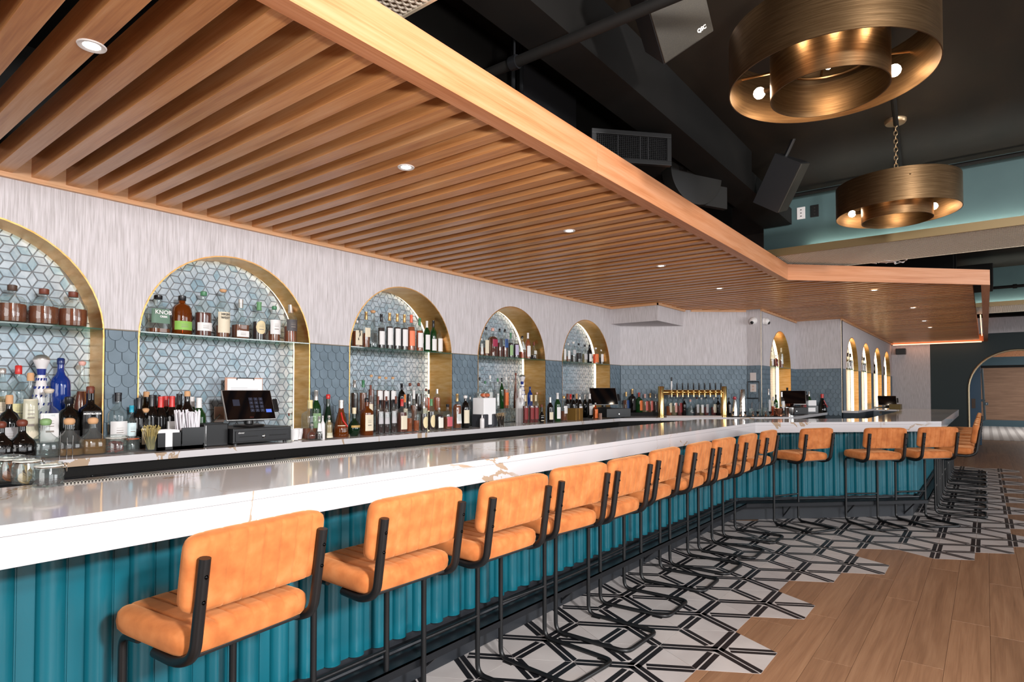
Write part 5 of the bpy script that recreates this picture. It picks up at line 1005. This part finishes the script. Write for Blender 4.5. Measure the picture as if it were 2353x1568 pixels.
  ('cb', 3.814, 4.14, 1.21, 0.265, 0.0326, 'flask', 'c', 'dk', 0.62, None, (0.35, 0.6), 'redbrown', 'ball', 'dark rum bottle with brown knob stopper, back row, third arch', 'bottles along the back counter'),
  ('cb', 3.92, 4.14, 1.21, 0.266, 0.0331, 'flask', 'c', 'dk', 0.62, None, (0.35, 0.6), 'redbrown', 'ball', 'dark flask with brown knob stopper, back row, third arch', 'bottles along the back counter'),
  ('cb', 4.016, 4.14, 1.21, 0.214, 0.0237, 'flask', 'c', 'or', 0.62, None, (0.35, 0.6), 'redbrown', 'ball', 'orange bottle with brown cap, back row, third arch', 'bottles along the back counter'),
  ('cb', 4.05, 4.14, 1.21, 0.206, 0.0238, 'flask', 'c', 'or', 0.62, None, (0.35, 0.6), 'black', 'foil', 'orange bottle with black cap, back row, third arch', 'bottles along the back counter'),
  ('cb', 4.162, 4.14, 1.21, 0.211, 0.0342, 'std', 'c', 'or', 0.62, None, (0.35, 0.6), 'silver', 'foil', 'bright orange flask bottle, back row, third arch', 'bottles along the back counter'),
  ('cm', 3.226, 3.97, 1.06, 0.39, 0.0207, 'std', 'c', 'am', 0.62, 'cream', (0.3, 0.6), 'redbrown', 'foil', 'slim tall bottle with pink neck, middle row, third arch', 'bottles along the back counter'),
  ('cm', 3.305, 3.97, 1.06, 0.297, 0.0209, 'std', 'c', 'am2', 0.62, None, (0.3, 0.6), 'redbrown', 'foil', 'amber bottle with copper capsule, middle row, third arch', 'bottles along the back counter'),
  ('cm', 3.393, 3.97, 1.06, 0.296, 0.0212, 'std', 'c', 'am2', 0.62, None, (0.3, 0.6), 'redbrown', 'foil', 'amber bottle with brown capsule, middle row, third arch', 'bottles along the back counter'),
  ('cm', 3.497, 3.97, 1.06, 0.296, 0.0216, 'std', 'c', 'am2', 0.62, None, (0.3, 0.6), 'redbrown', 'foil', 'amber bottle with dark copper capsule, middle row, third arch', 'bottles along the back counter'),
  ('cm', 3.599, 3.97, 1.06, 0.311, 0.0237, 'std', 'c', 'am', 0.62, 'cream', (0.3, 0.6), 'orange', 'foil', 'orange capped bottle with cream neck, middle row, third arch', 'bottles along the back counter'),
  ('cm', 3.703, 3.97, 1.06, 0.348, 0.0296, 'std', 'c', 'am', 0.62, None, (0.3, 0.6), 'white', 'foil', 'white stoppered amber bottle, middle row, third arch', 'bottles along the back counter'),
  ('cm', 3.829, 3.97, 1.06, 0.317, 0.0264, 'std', 'c', 'dk', 0.62, 'cream', (0.3, 0.6), 'silver', 'foil', 'dark bottle with silver cap, middle row, third arch', 'bottles along the back counter'),
  ('cf', 3.169, 3.78, 1.06, 0.27, 0.025, 'std', 'c', 'dk', 0.6, 'silver', (0.3, 0.66), 'black', 'foil', 'dark bottle with pewter foot and copper label, front row, third arch', 'bottles along the back counter'),
  ('cf', 3.232, 3.78, 1.06, 0.26, 0.0252, 'std', 'c', 'dk', 0.6, 'silver', (0.3, 0.66), 'black', 'foil', 'dark bottle with pewter foot and blue grey label, front row, third arch', 'bottles along the back counter'),
  ('cf', 3.305, 3.78, 1.06, 0.273, 0.0255, 'std', 'c', 'dk', 0.6, 'silver', (0.3, 0.66), 'black', 'foil', 'dark bottle with pewter foot and violet label, front row, third arch', 'bottles along the back counter'),
  ('cf', 3.394, 3.78, 1.06, 0.276, 0.0363, 'sq', 'c', 'am2', 0.6, 'cream', (0.1, 0.5), 'red', 'foil', 'square bourbon bottle with dripping red wax neck, front row, third arch', 'bottles along the back counter'),
  ('cf', 3.477, 3.78, 1.06, 0.257, 0.0263, 'std', 'c', 'or', 0.45, None, None, 'silver', 'cyl', 'clear shouldered bottle with orange liquor, front row, third arch', 'bottles along the back counter'),
  ('cf', 3.556, 3.78, 1.06, 0.234, 0.0266, 'std', 'c', 'or', 0.4, None, None, 'silver', 'cyl', 'clear bottle with orange bottom half, front row, third arch', 'bottles along the back counter'),
  ('cf', 3.641, 3.78, 1.06, 0.247, 0.0323, 'std', 'c', 'dk', 0.6, 'oval', (0.1, 0.5), 'silver', 'foil', 'dark bottle with oval cream label and grey neck, front row, third arch', 'bottles along the back counter'),
  ('cf', 3.729, 3.78, 1.06, 0.272, 0.0327, 'std', 'c', 'dk', 0.6, 'oval', (0.1, 0.5), 'greenneck', 'foil', 'dark bottle with oval cream label and green neck, front row, third arch', 'bottles along the back counter'),
  ('cf', 3.824, 3.78, 1.06, 0.195, 0.0314, 'sq', 'c', 'dk', 0.7, 'whiteyel', (0.1, 0.55), 'silver', 'cyl', 'short bottle with white and yellow label, front row, third arch', 'bottles along the back counter'),
  ('cf', 3.932, 3.78, 1.06, 0.224, 0.0356, 'sq', 'c', 'am', 0.5, 'pink', (0.12, 0.5), 'black', 'cyl', 'square bottle with pink label and black cap, front row, third arch', 'bottles along the back counter'),
  ('cf', 4.055, 3.78, 1.06, 0.316, 0.0343, 'sq', 'c', 'am', 0.7, 'white', (0.15, 0.68), 'gold', 'foil', 'slim amber bottle with white label and gold capsule, front row, third arch', 'bottles along the back counter'),
  ('cf', 4.166, 3.78, 1.06, 0.302, 0.0368, 'flask2', 'k', None, 0, 'cream', (0.15, 0.55), 'white', 'ball', 'black rounded bottle with white knob stopper, front row, third arch', 'bottles along the back counter'),
  ('cm', 4.445, 3.97, 1.06, 0.285, 0.0247, 'std', 'c', 'clearliq', 0.5, None, None, 'silver', 'cyl', 'clear blue tinted bottle, middle row, third to fourth arch', 'bottles along the back counter'),
  ('cm', 4.558, 3.97, 1.06, 0.331, 0.0334, 'wine', 'k', None, 0, 'cream', (0.1, 0.5), 'silver', 'foil', 'dark champagne shaped bottle with cream labels, middle row, third to fourth arch', 'bottles along the back counter'),
  ('cff', 4.309, 3.7, 1.06, 0.122, 0.0216, 'std', 'w', None, 0, None, None, 'silver', 'ball', 'small white dispenser bottle, counter edge, third to fourth arch', 'bottles along the back counter'),
  ('cb', 4.781, 4.14, 1.21, 0.332, 0.0262, 'std', 'c', None, 0.6, 'white', (0.1, 0.5), 'black', 'cyl', 'clear bottle with black cap and white label, back row, fourth arch', 'bottles along the back counter'),
  ('cb', 4.871, 4.14, 1.21, 0.296, 0.0265, 'std', 'c', 'pale', 0.6, 'pinklab', (0.1, 0.5), 'green', 'cyl', 'clear bottle with pink label, back row, fourth arch', 'bottles along the back counter'),
  ('cb', 4.949, 4.14, 1.21, 0.356, 0.029, 'std', 'c', None, 0.6, 'white', (0.1, 0.5), 'white', 'cyl', 'frosted bottle with round white label, back row, fourth arch', 'bottles along the back counter'),
  ('cb', 5.077, 4.14, 1.21, 0.326, 0.0272, 'cone', 'c', None, 0.6, 'white', (0.1, 0.5), 'green', 'cyl', 'clear tapered gin bottle, back row, fourth arch', 'bottles along the back counter'),
  ('cb', 5.147, 4.14, 1.21, 0.331, 0.0251, 'std', 'g', None, 0.6, None, (0.1, 0.5), 'black', 'cyl', 'green gin bottle with black stopper, back row, fourth arch', 'bottles along the back counter'),
  ('cb', 5.223, 4.14, 1.21, 0.347, 0.0276, 'std', 'c', 'or', 0.6, 'orange', (0.1, 0.5), 'white', 'cyl', 'bottle with broad orange label, back row, fourth arch', 'bottles along the back counter'),
  ('cb', 5.324, 4.14, 1.21, 0.321, 0.0233, 'std', 'c', None, 0.6, None, (0.1, 0.5), 'silver', 'cyl', 'slender clear bottle, back row, fourth arch', 'bottles along the back counter'),
  ('cb', 5.395, 4.14, 1.21, 0.395, 0.0259, 'cone', 'a', 'am2', 0.6, None, (0.1, 0.5), 'redbrown', 'ball', 'very tall slender amber bottle with brown knob, back row, fourth arch', 'bottles along the back counter'),
  ('cb', 5.516, 4.14, 1.21, 0.377, 0.0358, 'talavera', 'w', None, 0.6, None, (0.1, 0.5), 'silver', 'ball', 'slim white ceramic bottle with blue painting and domed silver top, back row, fourth arch', 'bottles along the back counter'),
  ('cb', 5.664, 4.14, 1.21, 0.24, 0.0315, 'std', 'b', None, 0.6, None, (0.1, 0.5), 'cobalt', 'cyl', 'navy blue bottle with flared lip, back row, fourth arch', 'bottles along the back counter'),
  ('cb', 5.804, 4.14, 1.21, 0.175, 0.0246, 'cone', 'c', None, 0.6, None, (0.1, 0.5), 'pinkcap', 'cyl', 'clear bottle with pink neck, back row, fourth arch', 'bottles along the back counter'),
  ('cb', 5.928, 4.14, 1.06, 0.381, 0.025, 'std', 'c', None, 0.6, 'white', (0.1, 0.5), 'silver', 'cyl', 'narrow bottle with pourer and white label, back row, fourth arch', 'bottles along the back counter'),
  ('cm', 5.25, 3.97, 1.06, 0.368, 0.0501, 'std', 'w', None, 0, None, None, 'white', 'cyl', 'broad white ceramic jug bottle, middle row, fourth arch', 'bottles along the back counter'),
  ('cf', 5.091, 3.78, 1.06, 0.299, 0.0296, 'std', 'c', 'red', 0.62, 'redlab', (0.15, 0.55), 'cream', 'foil', 'dark red liqueur bottle with pale capsule, first from left, front row, fourth arch', 'bottles along the back counter'),
  ('cf', 5.197, 3.78, 1.06, 0.299, 0.03, 'std', 'c', 'red', 0.62, 'redlab', (0.15, 0.55), 'cream', 'foil', 'dark red liqueur bottle with pale capsule, second from left, front row, fourth arch', 'bottles along the back counter'),
  ('cf', 5.275, 3.78, 1.06, 0.298, 0.0303, 'std', 'c', 'red', 0.62, 'redlab', (0.15, 0.55), 'cream', 'foil', 'dark red liqueur bottle with pale capsule, third from left, front row, fourth arch', 'bottles along the back counter'),
  ('cf', 5.385, 3.78, 1.06, 0.195, 0.0318, 'round', 'k', None, 0, 'cream', (0.1, 0.4), 'redbrown', 'cyl', 'small dark round liqueur bottle, front row, fourth arch', 'bottles along the back counter'),
  ('cf', 5.546, 3.78, 1.06, 0.273, 0.0347, 'wine', 'k', None, 0, 'cream', (0.1, 0.4), 'silver', 'foil', 'dark green port bottle with silver pourer, front row, fourth arch', 'bottles along the back counter'),
  ('cf', 5.693, 3.78, 1.06, 0.321, 0.0353, 'wine', 'g', None, 0, 'white', (0.1, 0.5), 'white', 'foil', 'green vermouth bottle with white label, front row, fourth arch', 'bottles along the back counter'),
  ('cf', 5.823, 3.78, 1.06, 0.286, 0.0335, 'sq', 'c', 'am', 0.4, 'white', (0.3, 0.6), 'gold', 'cyl', 'patterned glass bottle with gold trim, front row, fourth arch', 'bottles along the back counter'),
  ('cm', 6.195, 3.97, 1.06, 0.309, 0.0329, 'wine', 'k', None, 0, None, (0.12, 0.5), 'redbrown', 'foil', 'dark wine bottle with brown capsule, middle row, fifth arch', 'bottles along the back counter'),
  ('cb', 6.532, 4.14, 1.06, 0.302, 0.0346, 'wine', 'k', None, 0, None, (0.12, 0.5), 'red', 'foil', 'dark wine bottle with red capsule, back row, fifth arch', 'bottles along the back counter'),
  ('cm', 6.328, 3.97, 1.06, 0.298, 0.0334, 'wine', 'k', None, 0, None, (0.12, 0.5), 'black', 'foil', 'dark wine bottle with black capsule, middle row, fifth arch', 'bottles along the back counter'),
  ('cb', 6.677, 4.14, 1.06, 0.307, 0.0351, 'wine', 'k', None, 0, 'white', (0.12, 0.5), 'cork', 'foil', 'dark wine bottle with tan capsule, back row, fifth arch', 'bottles along the back counter'),
  ('cm', 6.474, 3.97, 1.06, 0.302, 0.0339, 'wine', 'k', None, 0, 'white', (0.12, 0.5), 'silver', 'foil', 'dark wine bottle with silver capsule, middle row, fifth arch', 'bottles along the back counter'),
  ('cb', 6.881, 4.14, 1.06, 0.295, 0.0358, 'wine', 'k', None, 0, None, (0.12, 0.5), 'silver', 'foil', 'dark wine bottle with silver capsule, back row, fifth arch', 'bottles along the back counter'),
  ('cm', 6.715, 3.97, 1.06, 0.307, 0.0348, 'wine', 'k', None, 0, 'white', (0.12, 0.5), 'white', 'foil', 'dark wine bottle with white capsule, middle row, fifth arch', 'bottles along the back counter'),
  ('cf', 6.529, 3.78, 1.06, 0.196, 0.031, 'std', 'a', 'or', 0.6, 'orange', (0.05, 0.6), 'silver', 'cyl', 'small bottle with orange label, front row, fifth arch', 'bottles along the back counter'),
  ('tr', 7.641, 3.936, 1.105, 0.283, 0.038, 'sq', 'c', 'am', 0.6, 'blue', (0.1, 0.6), 'gold', 'foil', 'whisky bottle with blue slanted label, on the black riser', 'bottles at the beer taps'),
  ('tr', 7.698, 3.87, 1.105, 0.325, 0.0409, 'sq', 'k', None, 0.6, 'black', (0.1, 0.6), 'gold', 'foil', 'dark square whisky bottle with gold print, on the black riser', 'bottles at the beer taps'),
  ('tr', 7.758, 3.798, 1.105, 0.274, 0.0409, 'sq', 'g', 'dk', 0.6, 'orange', (0.1, 0.6), 'red', 'foil', 'whisky bottle with wide orange label and red cap, on the black riser', 'bottles at the beer taps'),
  ('tr', 7.812, 3.735, 1.105, 0.255, 0.038, 'sq', 'c', 'pale', 0.6, 'redstripe', (0.1, 0.6), 'pinkcap', 'foil', 'clear whisky bottle with slanted red stripes, on the black riser', 'bottles at the beer taps'),
  ('tr', 7.859, 3.679, 1.105, 0.265, 0.0351, 'sq', 'c', 'am', 0.6, 'redstripe', (0.1, 0.6), 'gold', 'foil', 'whisky bottle with slanted cream stripe and gold cap, on the black riser', 'bottles at the beer taps'),
  ('tr', 7.906, 3.623, 1.105, 0.253, 0.0322, 'sq', 'c', 'dk', 0.6, 'black', (0.1, 0.6), 'silver', 'foil', 'dark whisky bottle beside the brass tap post, on the black riser', 'bottles at the beer taps'),
  ('tp', 8.029, 3.478, 1.06, 0.292, 0.0352, 'sq', 'c', 'or', 0.45, 'cream', (0.15, 0.6), 'white', 'cyl', 'peach coloured bottle with white capsule, under the beer taps', 'bottles at the beer taps'),
  ('tp', 8.076, 3.422, 1.06, 0.295, 0.0352, 'sq', 'c', 'pale', 0.45, 'pinklab', (0.15, 0.6), 'redbrown', 'cyl', 'bottle with pink printed label, under the beer taps', 'bottles at the beer taps'),
  ('tp', 8.126, 3.364, 1.06, 0.292, 0.0352, 'std', 'c', 'red', 0.45, 'redlab', (0.15, 0.6), 'pinkcap', 'cyl', 'dark red bottle with pink neck, under the beer taps', 'bottles at the beer taps'),
  ('tp', 8.167, 3.315, 1.06, 0.251, 0.0293, 'std', 'k', None, 0.45, None, (0.15, 0.6), 'black', 'cyl', 'thin black bottle, under the beer taps', 'bottles at the beer taps'),
  ('tp', 8.223, 3.249, 1.06, 0.225, 0.0411, 'squat2', 'c', 'clearliq', 0.45, 'silver', (0.15, 0.6), 'pinkcap', 'cyl', 'faceted clear decanter, under the beer taps', 'bottles at the beer taps'),
  ('tp', 8.282, 3.179, 1.06, 0.255, 0.0323, 'std', 'c', 'dk', 0.45, 'silver', (0.15, 0.6), 'redbrown', 'cyl', 'clear bottle with silver label and dark liquor, under the beer taps', 'bottles at the beer taps'),
  ('tp', 8.324, 3.13, 1.06, 0.249, 0.0323, 'std', 'c', 'pale', 0.45, 'white', (0.15, 0.6), 'white', 'cyl', 'clear bottle with white capsule, under the beer taps', 'bottles at the beer taps'),
  ('tp', 8.369, 3.077, 1.06, 0.261, 0.0323, 'std', 'c', 'red', 0.45, 'silver', (0.15, 0.6), 'black', 'cyl', 'bottle with bright red liquor, under the beer taps', 'bottles at the beer taps'),
  ('tp', 8.435, 2.998, 1.06, 0.261, 0.0382, 'flask', 'c', 'red', 0.45, 'cream', (0.15, 0.6), 'silver', 'cyl', 'rounded bottle with glowing red base, under the beer taps', 'bottles at the beer taps'),
  ('tp', 8.477, 2.949, 1.06, 0.249, 0.0323, 'std', 'k', None, 0.45, 'black', (0.15, 0.6), 'black', 'cyl', 'black bottle beside the right tap post, under the beer taps', 'bottles at the beer taps'),
  ('tp', 8.576, 2.833, 1.06, 0.249, 0.0265, 'std', 'k', None, 0.45, 'silver', (0.15, 0.6), 'black', 'cyl', 'narrow black bottle right of the taps, under the beer taps', 'bottles at the beer taps'),
  ('m2c', 8.562, 2.3, 1.06, 0.369, 0.0254, 'std', 'c', None, 0.5, 'silver', (0.2, 0.6), 'silver', 'foil', 'clear bottle behind the bar tools, at the recess counter', 'bottles at the recess'),
  ('m2c', 8.795, 2.3, 1.06, 0.263, 0.0318, 'std', 'c', 'or', 0.5, None, (0.2, 0.6), 'white', 'foil', 'amber bottle with white cap behind the copper cup, at the recess counter', 'bottles at the recess'),
  ('m2c', 8.92, 2.3, 1.06, 0.292, 0.0292, 'std', 'g', None, 0.5, None, (0.2, 0.6), 'black', 'foil', 'green bottle behind the copper cup, at the recess counter', 'bottles at the recess'),
  ('m2c', 9.216, 2.3, 1.06, 0.328, 0.0421, 'std', 'c', None, 0.5, 'white', (0.2, 0.6), 'silver', 'foil', 'clear bottle with white label and pourer, at the recess counter', 'bottles at the recess'),
  ('m2c', 9.537, 2.3, 1.06, 0.391, 0.0371, 'std', 'c', None, 0.5, 'white', (0.2, 0.6), 'black', 'foil', 'clear bottle with black pourer behind the steel cup, at the recess counter', 'bottles at the recess'),
  ('m2c', 9.711, 2.12, 1.06, 0.34, 0.037, 'std', 'c', 'red', 0.5, 'redlab', (0.1, 0.45), 'white', 'foil', 'red liqueur bottle behind the right register, at the recess counter', 'bottles at the recess'),
  ('m2c', 9.876, 2.12, 1.06, 0.34, 0.0273, 'wine', 'k', None, 0.5, None, (0.1, 0.45), 'black', 'foil', 'dark bottle behind the napkin caddy, at the recess counter', 'bottles at the recess'),
  ('m2c', 10.075, 2.12, 1.06, 0.333, 0.0313, 'wine', 'g', None, 0.5, 'greenlab', (0.1, 0.45), 'silver', 'foil', 'green bottle behind the napkin caddy, at the recess counter', 'bottles at the recess'),
  ('m2c', 10.698, 2.06, 1.06, 0.294, 0.0712, 'cone', 'k', 'dk', 0.5, 'redlab', (0.1, 0.45), 'red', 'foil', 'dark liqueur bottle with red ribbon and cream label, at the recess counter', 'bottles at the recess')]
PROF = {
 'std': [(.0, 0), (.93, 0), (1, .02), (1, .58), (.96, .64), (.8, .69), (.5, .74), (.36, .79), (.33, .86), (.33, .95)],
 'wine': [(.0, 0), (.95, 0), (1, .02), (1, .58), (.93, .64), (.7, .70), (.45, .76), (.38, .82), (.36, .95)],
 'sq': [(.0, 0), (.93, 0), (1, .02), (1, .60), (.93, .65), (.6, .70), (.36, .73), (.33, .80), (.33, .94)],
 'flask': [(.0, 0), (.82, 0), (.97, .05), (1, .2), (1, .52), (.93, .62), (.7, .70), (.34, .74), (.28, .78), (.28, .9)],
 'flask2': [(.0, 0), (.9, 0), (1, .04), (1, .58), (.93, .68), (.72, .76), (.4, .79), (.34, .82), (.34, .92)],
 'squat': [(.0, 0), (.95, 0), (1, .05), (1, .38), (.9, .46), (.5, .58), (.3, .66), (.27, .72), (.27, .84)],
 'squat2': [(.0, 0), (.93, 0), (1, .04), (1, .42), (.8, .5), (.4, .54), (.3, .6), (.28, .9)],
 'cone': [(.0, 0), (.95, 0), (1, .04), (.92, .25), (.62, .5), (.38, .68), (.3, .8), (.3, .94)],
 'round': [(.0, 0), (.6, 0), (.92, .1), (1, .24), (.95, .38), (.6, .5), (.34, .56), (.3, .64), (.3, .9)],
 'talavera': [(.0, 0), (.7, 0), (.9, .08), (1, .25), (.9, .42), (.55, .62), (.42, .72), (.5, .78), (.72, .84), (.95, .90), (1.0, .92)],
}
SQK = {'sq': 5, 'squat2': 5}
def rad_at(pr, f):
    for (r0, z0), (r1, z1) in zip(pr, pr[1:]):
        if z0 <= f <= z1 and z1 > z0: return r0+(r1-r0)*(f-z0)/(z1-z0)
    return pr[-1][0]
LABANG = -PI/2-.10
def bottle(x, y, z, H, R, kind, gl, liq, lev, lab, lr, cap, ck, label, group, pl):
    pr = PROF[kind]; ex = SQK.get(kind, 2); big = R*1400/max(x, 1) > 18; n = 24 if big else 16
    if kind in ('squat', ) : ex = 3.2
    m = MB(); m.lathe([(max(r, .002)*R, q*H) for r, q in pr], n, ex=ex)
    o = link('bottle', m.mesh('bottle', GLS[gl], True, 50), None, (x, y, z), label=label, cat='bottle', group=group)
    if liq:
        pts = [(max(r*R-.0035, .002), max(q*H, .006)) for r, q in pr if q < lev]; pts.append((max(rad_at(pr, lev)*R-.0035, .002), lev*H)); q_ = MB(); q_.lathe(pts, n, ex=ex); q_.obj('liquid', LQ[liq], o, True, 50)
    # cap
    q_ = MB(); rn = pr[-1][0]*R; z1 = pr[-1][1]
    if ck == 'ball' and kind != 'talavera': q_.lathe([(rn*1.02, (z1-.02)*H), (rn*1.3, (z1-.005)*H), (rn*1.55, (z1+.3*(1-z1))*H), (rn*1.5, (z1+.7*(1-z1))*H), (rn*1.0, H*.99), (rn*.3, H)], 16)
    elif ck in ('foil', 'foilb'): zz = .78 if ck == 'foil' else .84; q_.lathe([(rad_at(pr, zz)*R+.0012, zz*H), (rn+.0016, (zz+.05)*H), (rn+.0016, z1*H), (rn*1.12+.001, (z1+.003)*H), (rn*1.12+.001, H*.995), (rn*.4, H)], 14)
    elif kind == 'talavera': q_.lathe([(R*.98, .918*H), (R*1.0, .93*H), (R*.86, .965*H), (R*.5, .992*H), (R*.08, H)], 20)
    else: q_.lathe([(rn*1.15, (z1-.05)*H), (rn*1.2, (z1-.045)*H), (rn*1.2, H*.985), (rn*.9, H)], 14)
    q_.obj('stopper' if ck == 'ball' else 'cap', mat('hammered_silver', '#a8a4a0', .4, .7) if (kind == 'talavera') else CAPM[cap], o, True, 45)
    if lab:
        q_ = MB(); a0 = LABANG; hw = 1.05 if ex == 2 else .75; k = 12; V = []; oval = lab.startswith('oval')
        for j in range(2):
            for i in range(k+1):
                t = -1+2*i/k; f0, f1 = lr; mid, hh = (f0+f1)/2, (f1-f0)/2
                e = hh*(math.sqrt(max(0, 1-t*t)) if oval else 1); f = mid+(e if j else -e); a = a0+t*hw*(.8 if oval else 1)
                rr_ = min(rad_at(pr, f0), rad_at(pr, f1))*R if lr[1] < .6 else rad_at(pr, f)*R; ca, sa = math.cos(a), math.sin(a); s_ = 1 if ex == 2 else 1/((abs(ca)**ex+abs(sa)**ex)**(1/ex))
                V.append(((rr_*s_+.0012)*ca, (rr_*s_+.0012)*sa, f*H))
        q_.add(V, [(i, i+1, k+2+i, k+1+i) for i in range(k)]); lb = q_.obj('label', LABM[lab], o, True)
        if big and lab not in ('black',):
            # a darker printed band and rule lines
            q_ = MB(); f0, f1 = lr
            for fz in ((.32, .38), (.52, .55), (.62, .64), (.72, .73)):
                V = []
                for j in range(2):
                    for i in range(7):
                        a = a0-.35+.7*i/6; f = f0+(f1-f0)*fz[j]; rr_ = rad_at(pr, f0)*R; ca, sa = math.cos(a), math.sin(a); s_ = 1 if ex == 2 else 1/((abs(ca)**ex+abs(sa)**ex)**(1/ex)); V.append(((rr_*s_+.002)*ca, (rr_*s_+.002)*sa, f*H))
                q_.add(V, [(i, i+1, 8+i, 7+i) for i in range(6)])
            q_.obj('printed_lines', mat('soft_ink', '#8a8078', .7), lb)
    return o, pr, ex
def btext(o, txt, R, H, f, size, mtl, dy=0, parent=None):
    a = LABANG+dy; link('lettering', text_mesh(txt, size, .0003, mtl, bold=.0006), parent or o, ((R+.0035)*math.cos(a), (R+.0035)*math.sin(a), f*H), rot=(PI/2, 0, a+PI/2))
for rec in BT_:
    pl, x, y, z, H, R, kind, gl, liq, lev, lab, lr, cap, ck, label, group = rec
    o, pr, ex = bottle(x, y, z, H, R, kind, gl, liq, lev, lab, lr, cap, ck, label, group, pl)
    def kid(n): return [c for c in o.children if c.name.startswith(n)]
    L_ = kid('label')
    for c in (list(L_[0].children) if L_ else []):
        if any(s_ in label for s_ in ('green and cream', 'tall cream label and cork ball', 'lettering', 'oval white label', 'brushwork')): D.objects.remove(c)
    if 'green and cream' in label: btext(o, 'KNOB', R, H, .53, .036, INKW, .18, L_[0]); btext(o, 'CREEK', R, H, .42, .016, INKW, .22, L_[0])
    if 'tall cream label and cork ball' in label: btext(o, 'HIGH', R, H, .47, .022, INK, 0, L_[0]); btext(o, 'WEST', R, H, .40, .022, INK, 0, L_[0]); 
    if 'white lettering' in label: btext(o, 'MONTELOBOS', R, H, .58, .0125, INKW, 0, L_[0]); btext(o, 'mezcal', R, H, .14, .012, INKW, 0, L_[0])
    if 'oval white label' in label: btext(o, 'Don Julio', R, H, .34, .017, INK, 0, L_[0]); btext(o, 'ANEJO', R, H, .22, .007, INK, 0, L_[0])
    if 'brushwork' in label:
        q_ = MB(); rr = random.Random(2)
        for k in range(9): a_ = LABANG+(rr.random()-.5)*.5; zz = H*(.25+.3*rr.random()); r_ = R+.004; q_.tube([(r_*math.cos(a_), r_*math.sin(a_), zz), (r_*math.cos(a_+.2*(rr.random()-.5)), r_*math.sin(a_+.2*(rr.random()-.5)), zz+.02)], .002, 5)
        q_.obj('brushwork', INK, L_[0])
    if 'white label (' in label: pass
    if kind == 'talavera':
        q_ = MB(); 
        for rz_ in range(5):
            for k in range(10):
                f = .14+.12*rz_; a = 2*PI*(k+.5*(rz_ % 2))/10; r_ = rad_at(pr, f)*R+.001; r2 = rad_at(pr, f+.03)*R+.001; q_.tube([(r_*math.cos(a), r_*math.sin(a), f*H), (r2*math.cos(a+.15), r2*math.sin(a+.15), (f+.035)*H)], [.003, .0045], 5)
        q_.lathe([(rad_at(pr, .70)*R+.001, .70*H), (rad_at(pr, .79)*R+.0015, .79*H)], 20); q_.obj('blue_painting', mat('cobalt_paint', '#1d2f7c', .2), o, True)
    if 'red ribbon' in label or 'dripping red' in label:
        q_ = MB(); q_.tube([(R*.5*math.cos(-2.2), R*.5*math.sin(-2.2), .66*H), (R*.8*math.cos(-1.9), R*.8*math.sin(-1.9), .45*H), (R*1.05*math.cos(-1.3), R*1.05*math.sin(-1.3), .28*H)], .006, 6)
        if 'ribbon' in label: q_.obj('red_ribbon', CAPM['red'], o)
# bottles in the far wall arches
k = 0
for ai, (a, c, yb) in enumerate(ARCH3):
    for j in range(4 if ai < 2 else 3):
        x = a+.18+j*.27; dark = ai > 1
        lb = '%s bottle, %s from the left on the glass shelf of the %s far arch' % ('black' if dark else ['dark labelled', 'amber', 'clear', 'brown'][j], ['first', 'second', 'third', 'fourth'][j], ['nearest', 'second', 'third', 'last'][ai])
        bottle(x, 1.89, 1.765, .30, .038, 'wine' if dark else 'std', 'k' if (dark or j == 0) else 'c', None if dark or j == 0 else ['dk', 'am', 'pale', 'dk'][j], .6, None if dark else 'white', (.1, .45), 'black', 'foil', lb, 'bottles in the glowing arches', 'far')
# prototype text on printed marks that belong to other things
link('sticker_text', text_mesh('NO', .012, .0003, INK), st, (.23, -.0015, .1), rot=(PI/2, 0, 0))
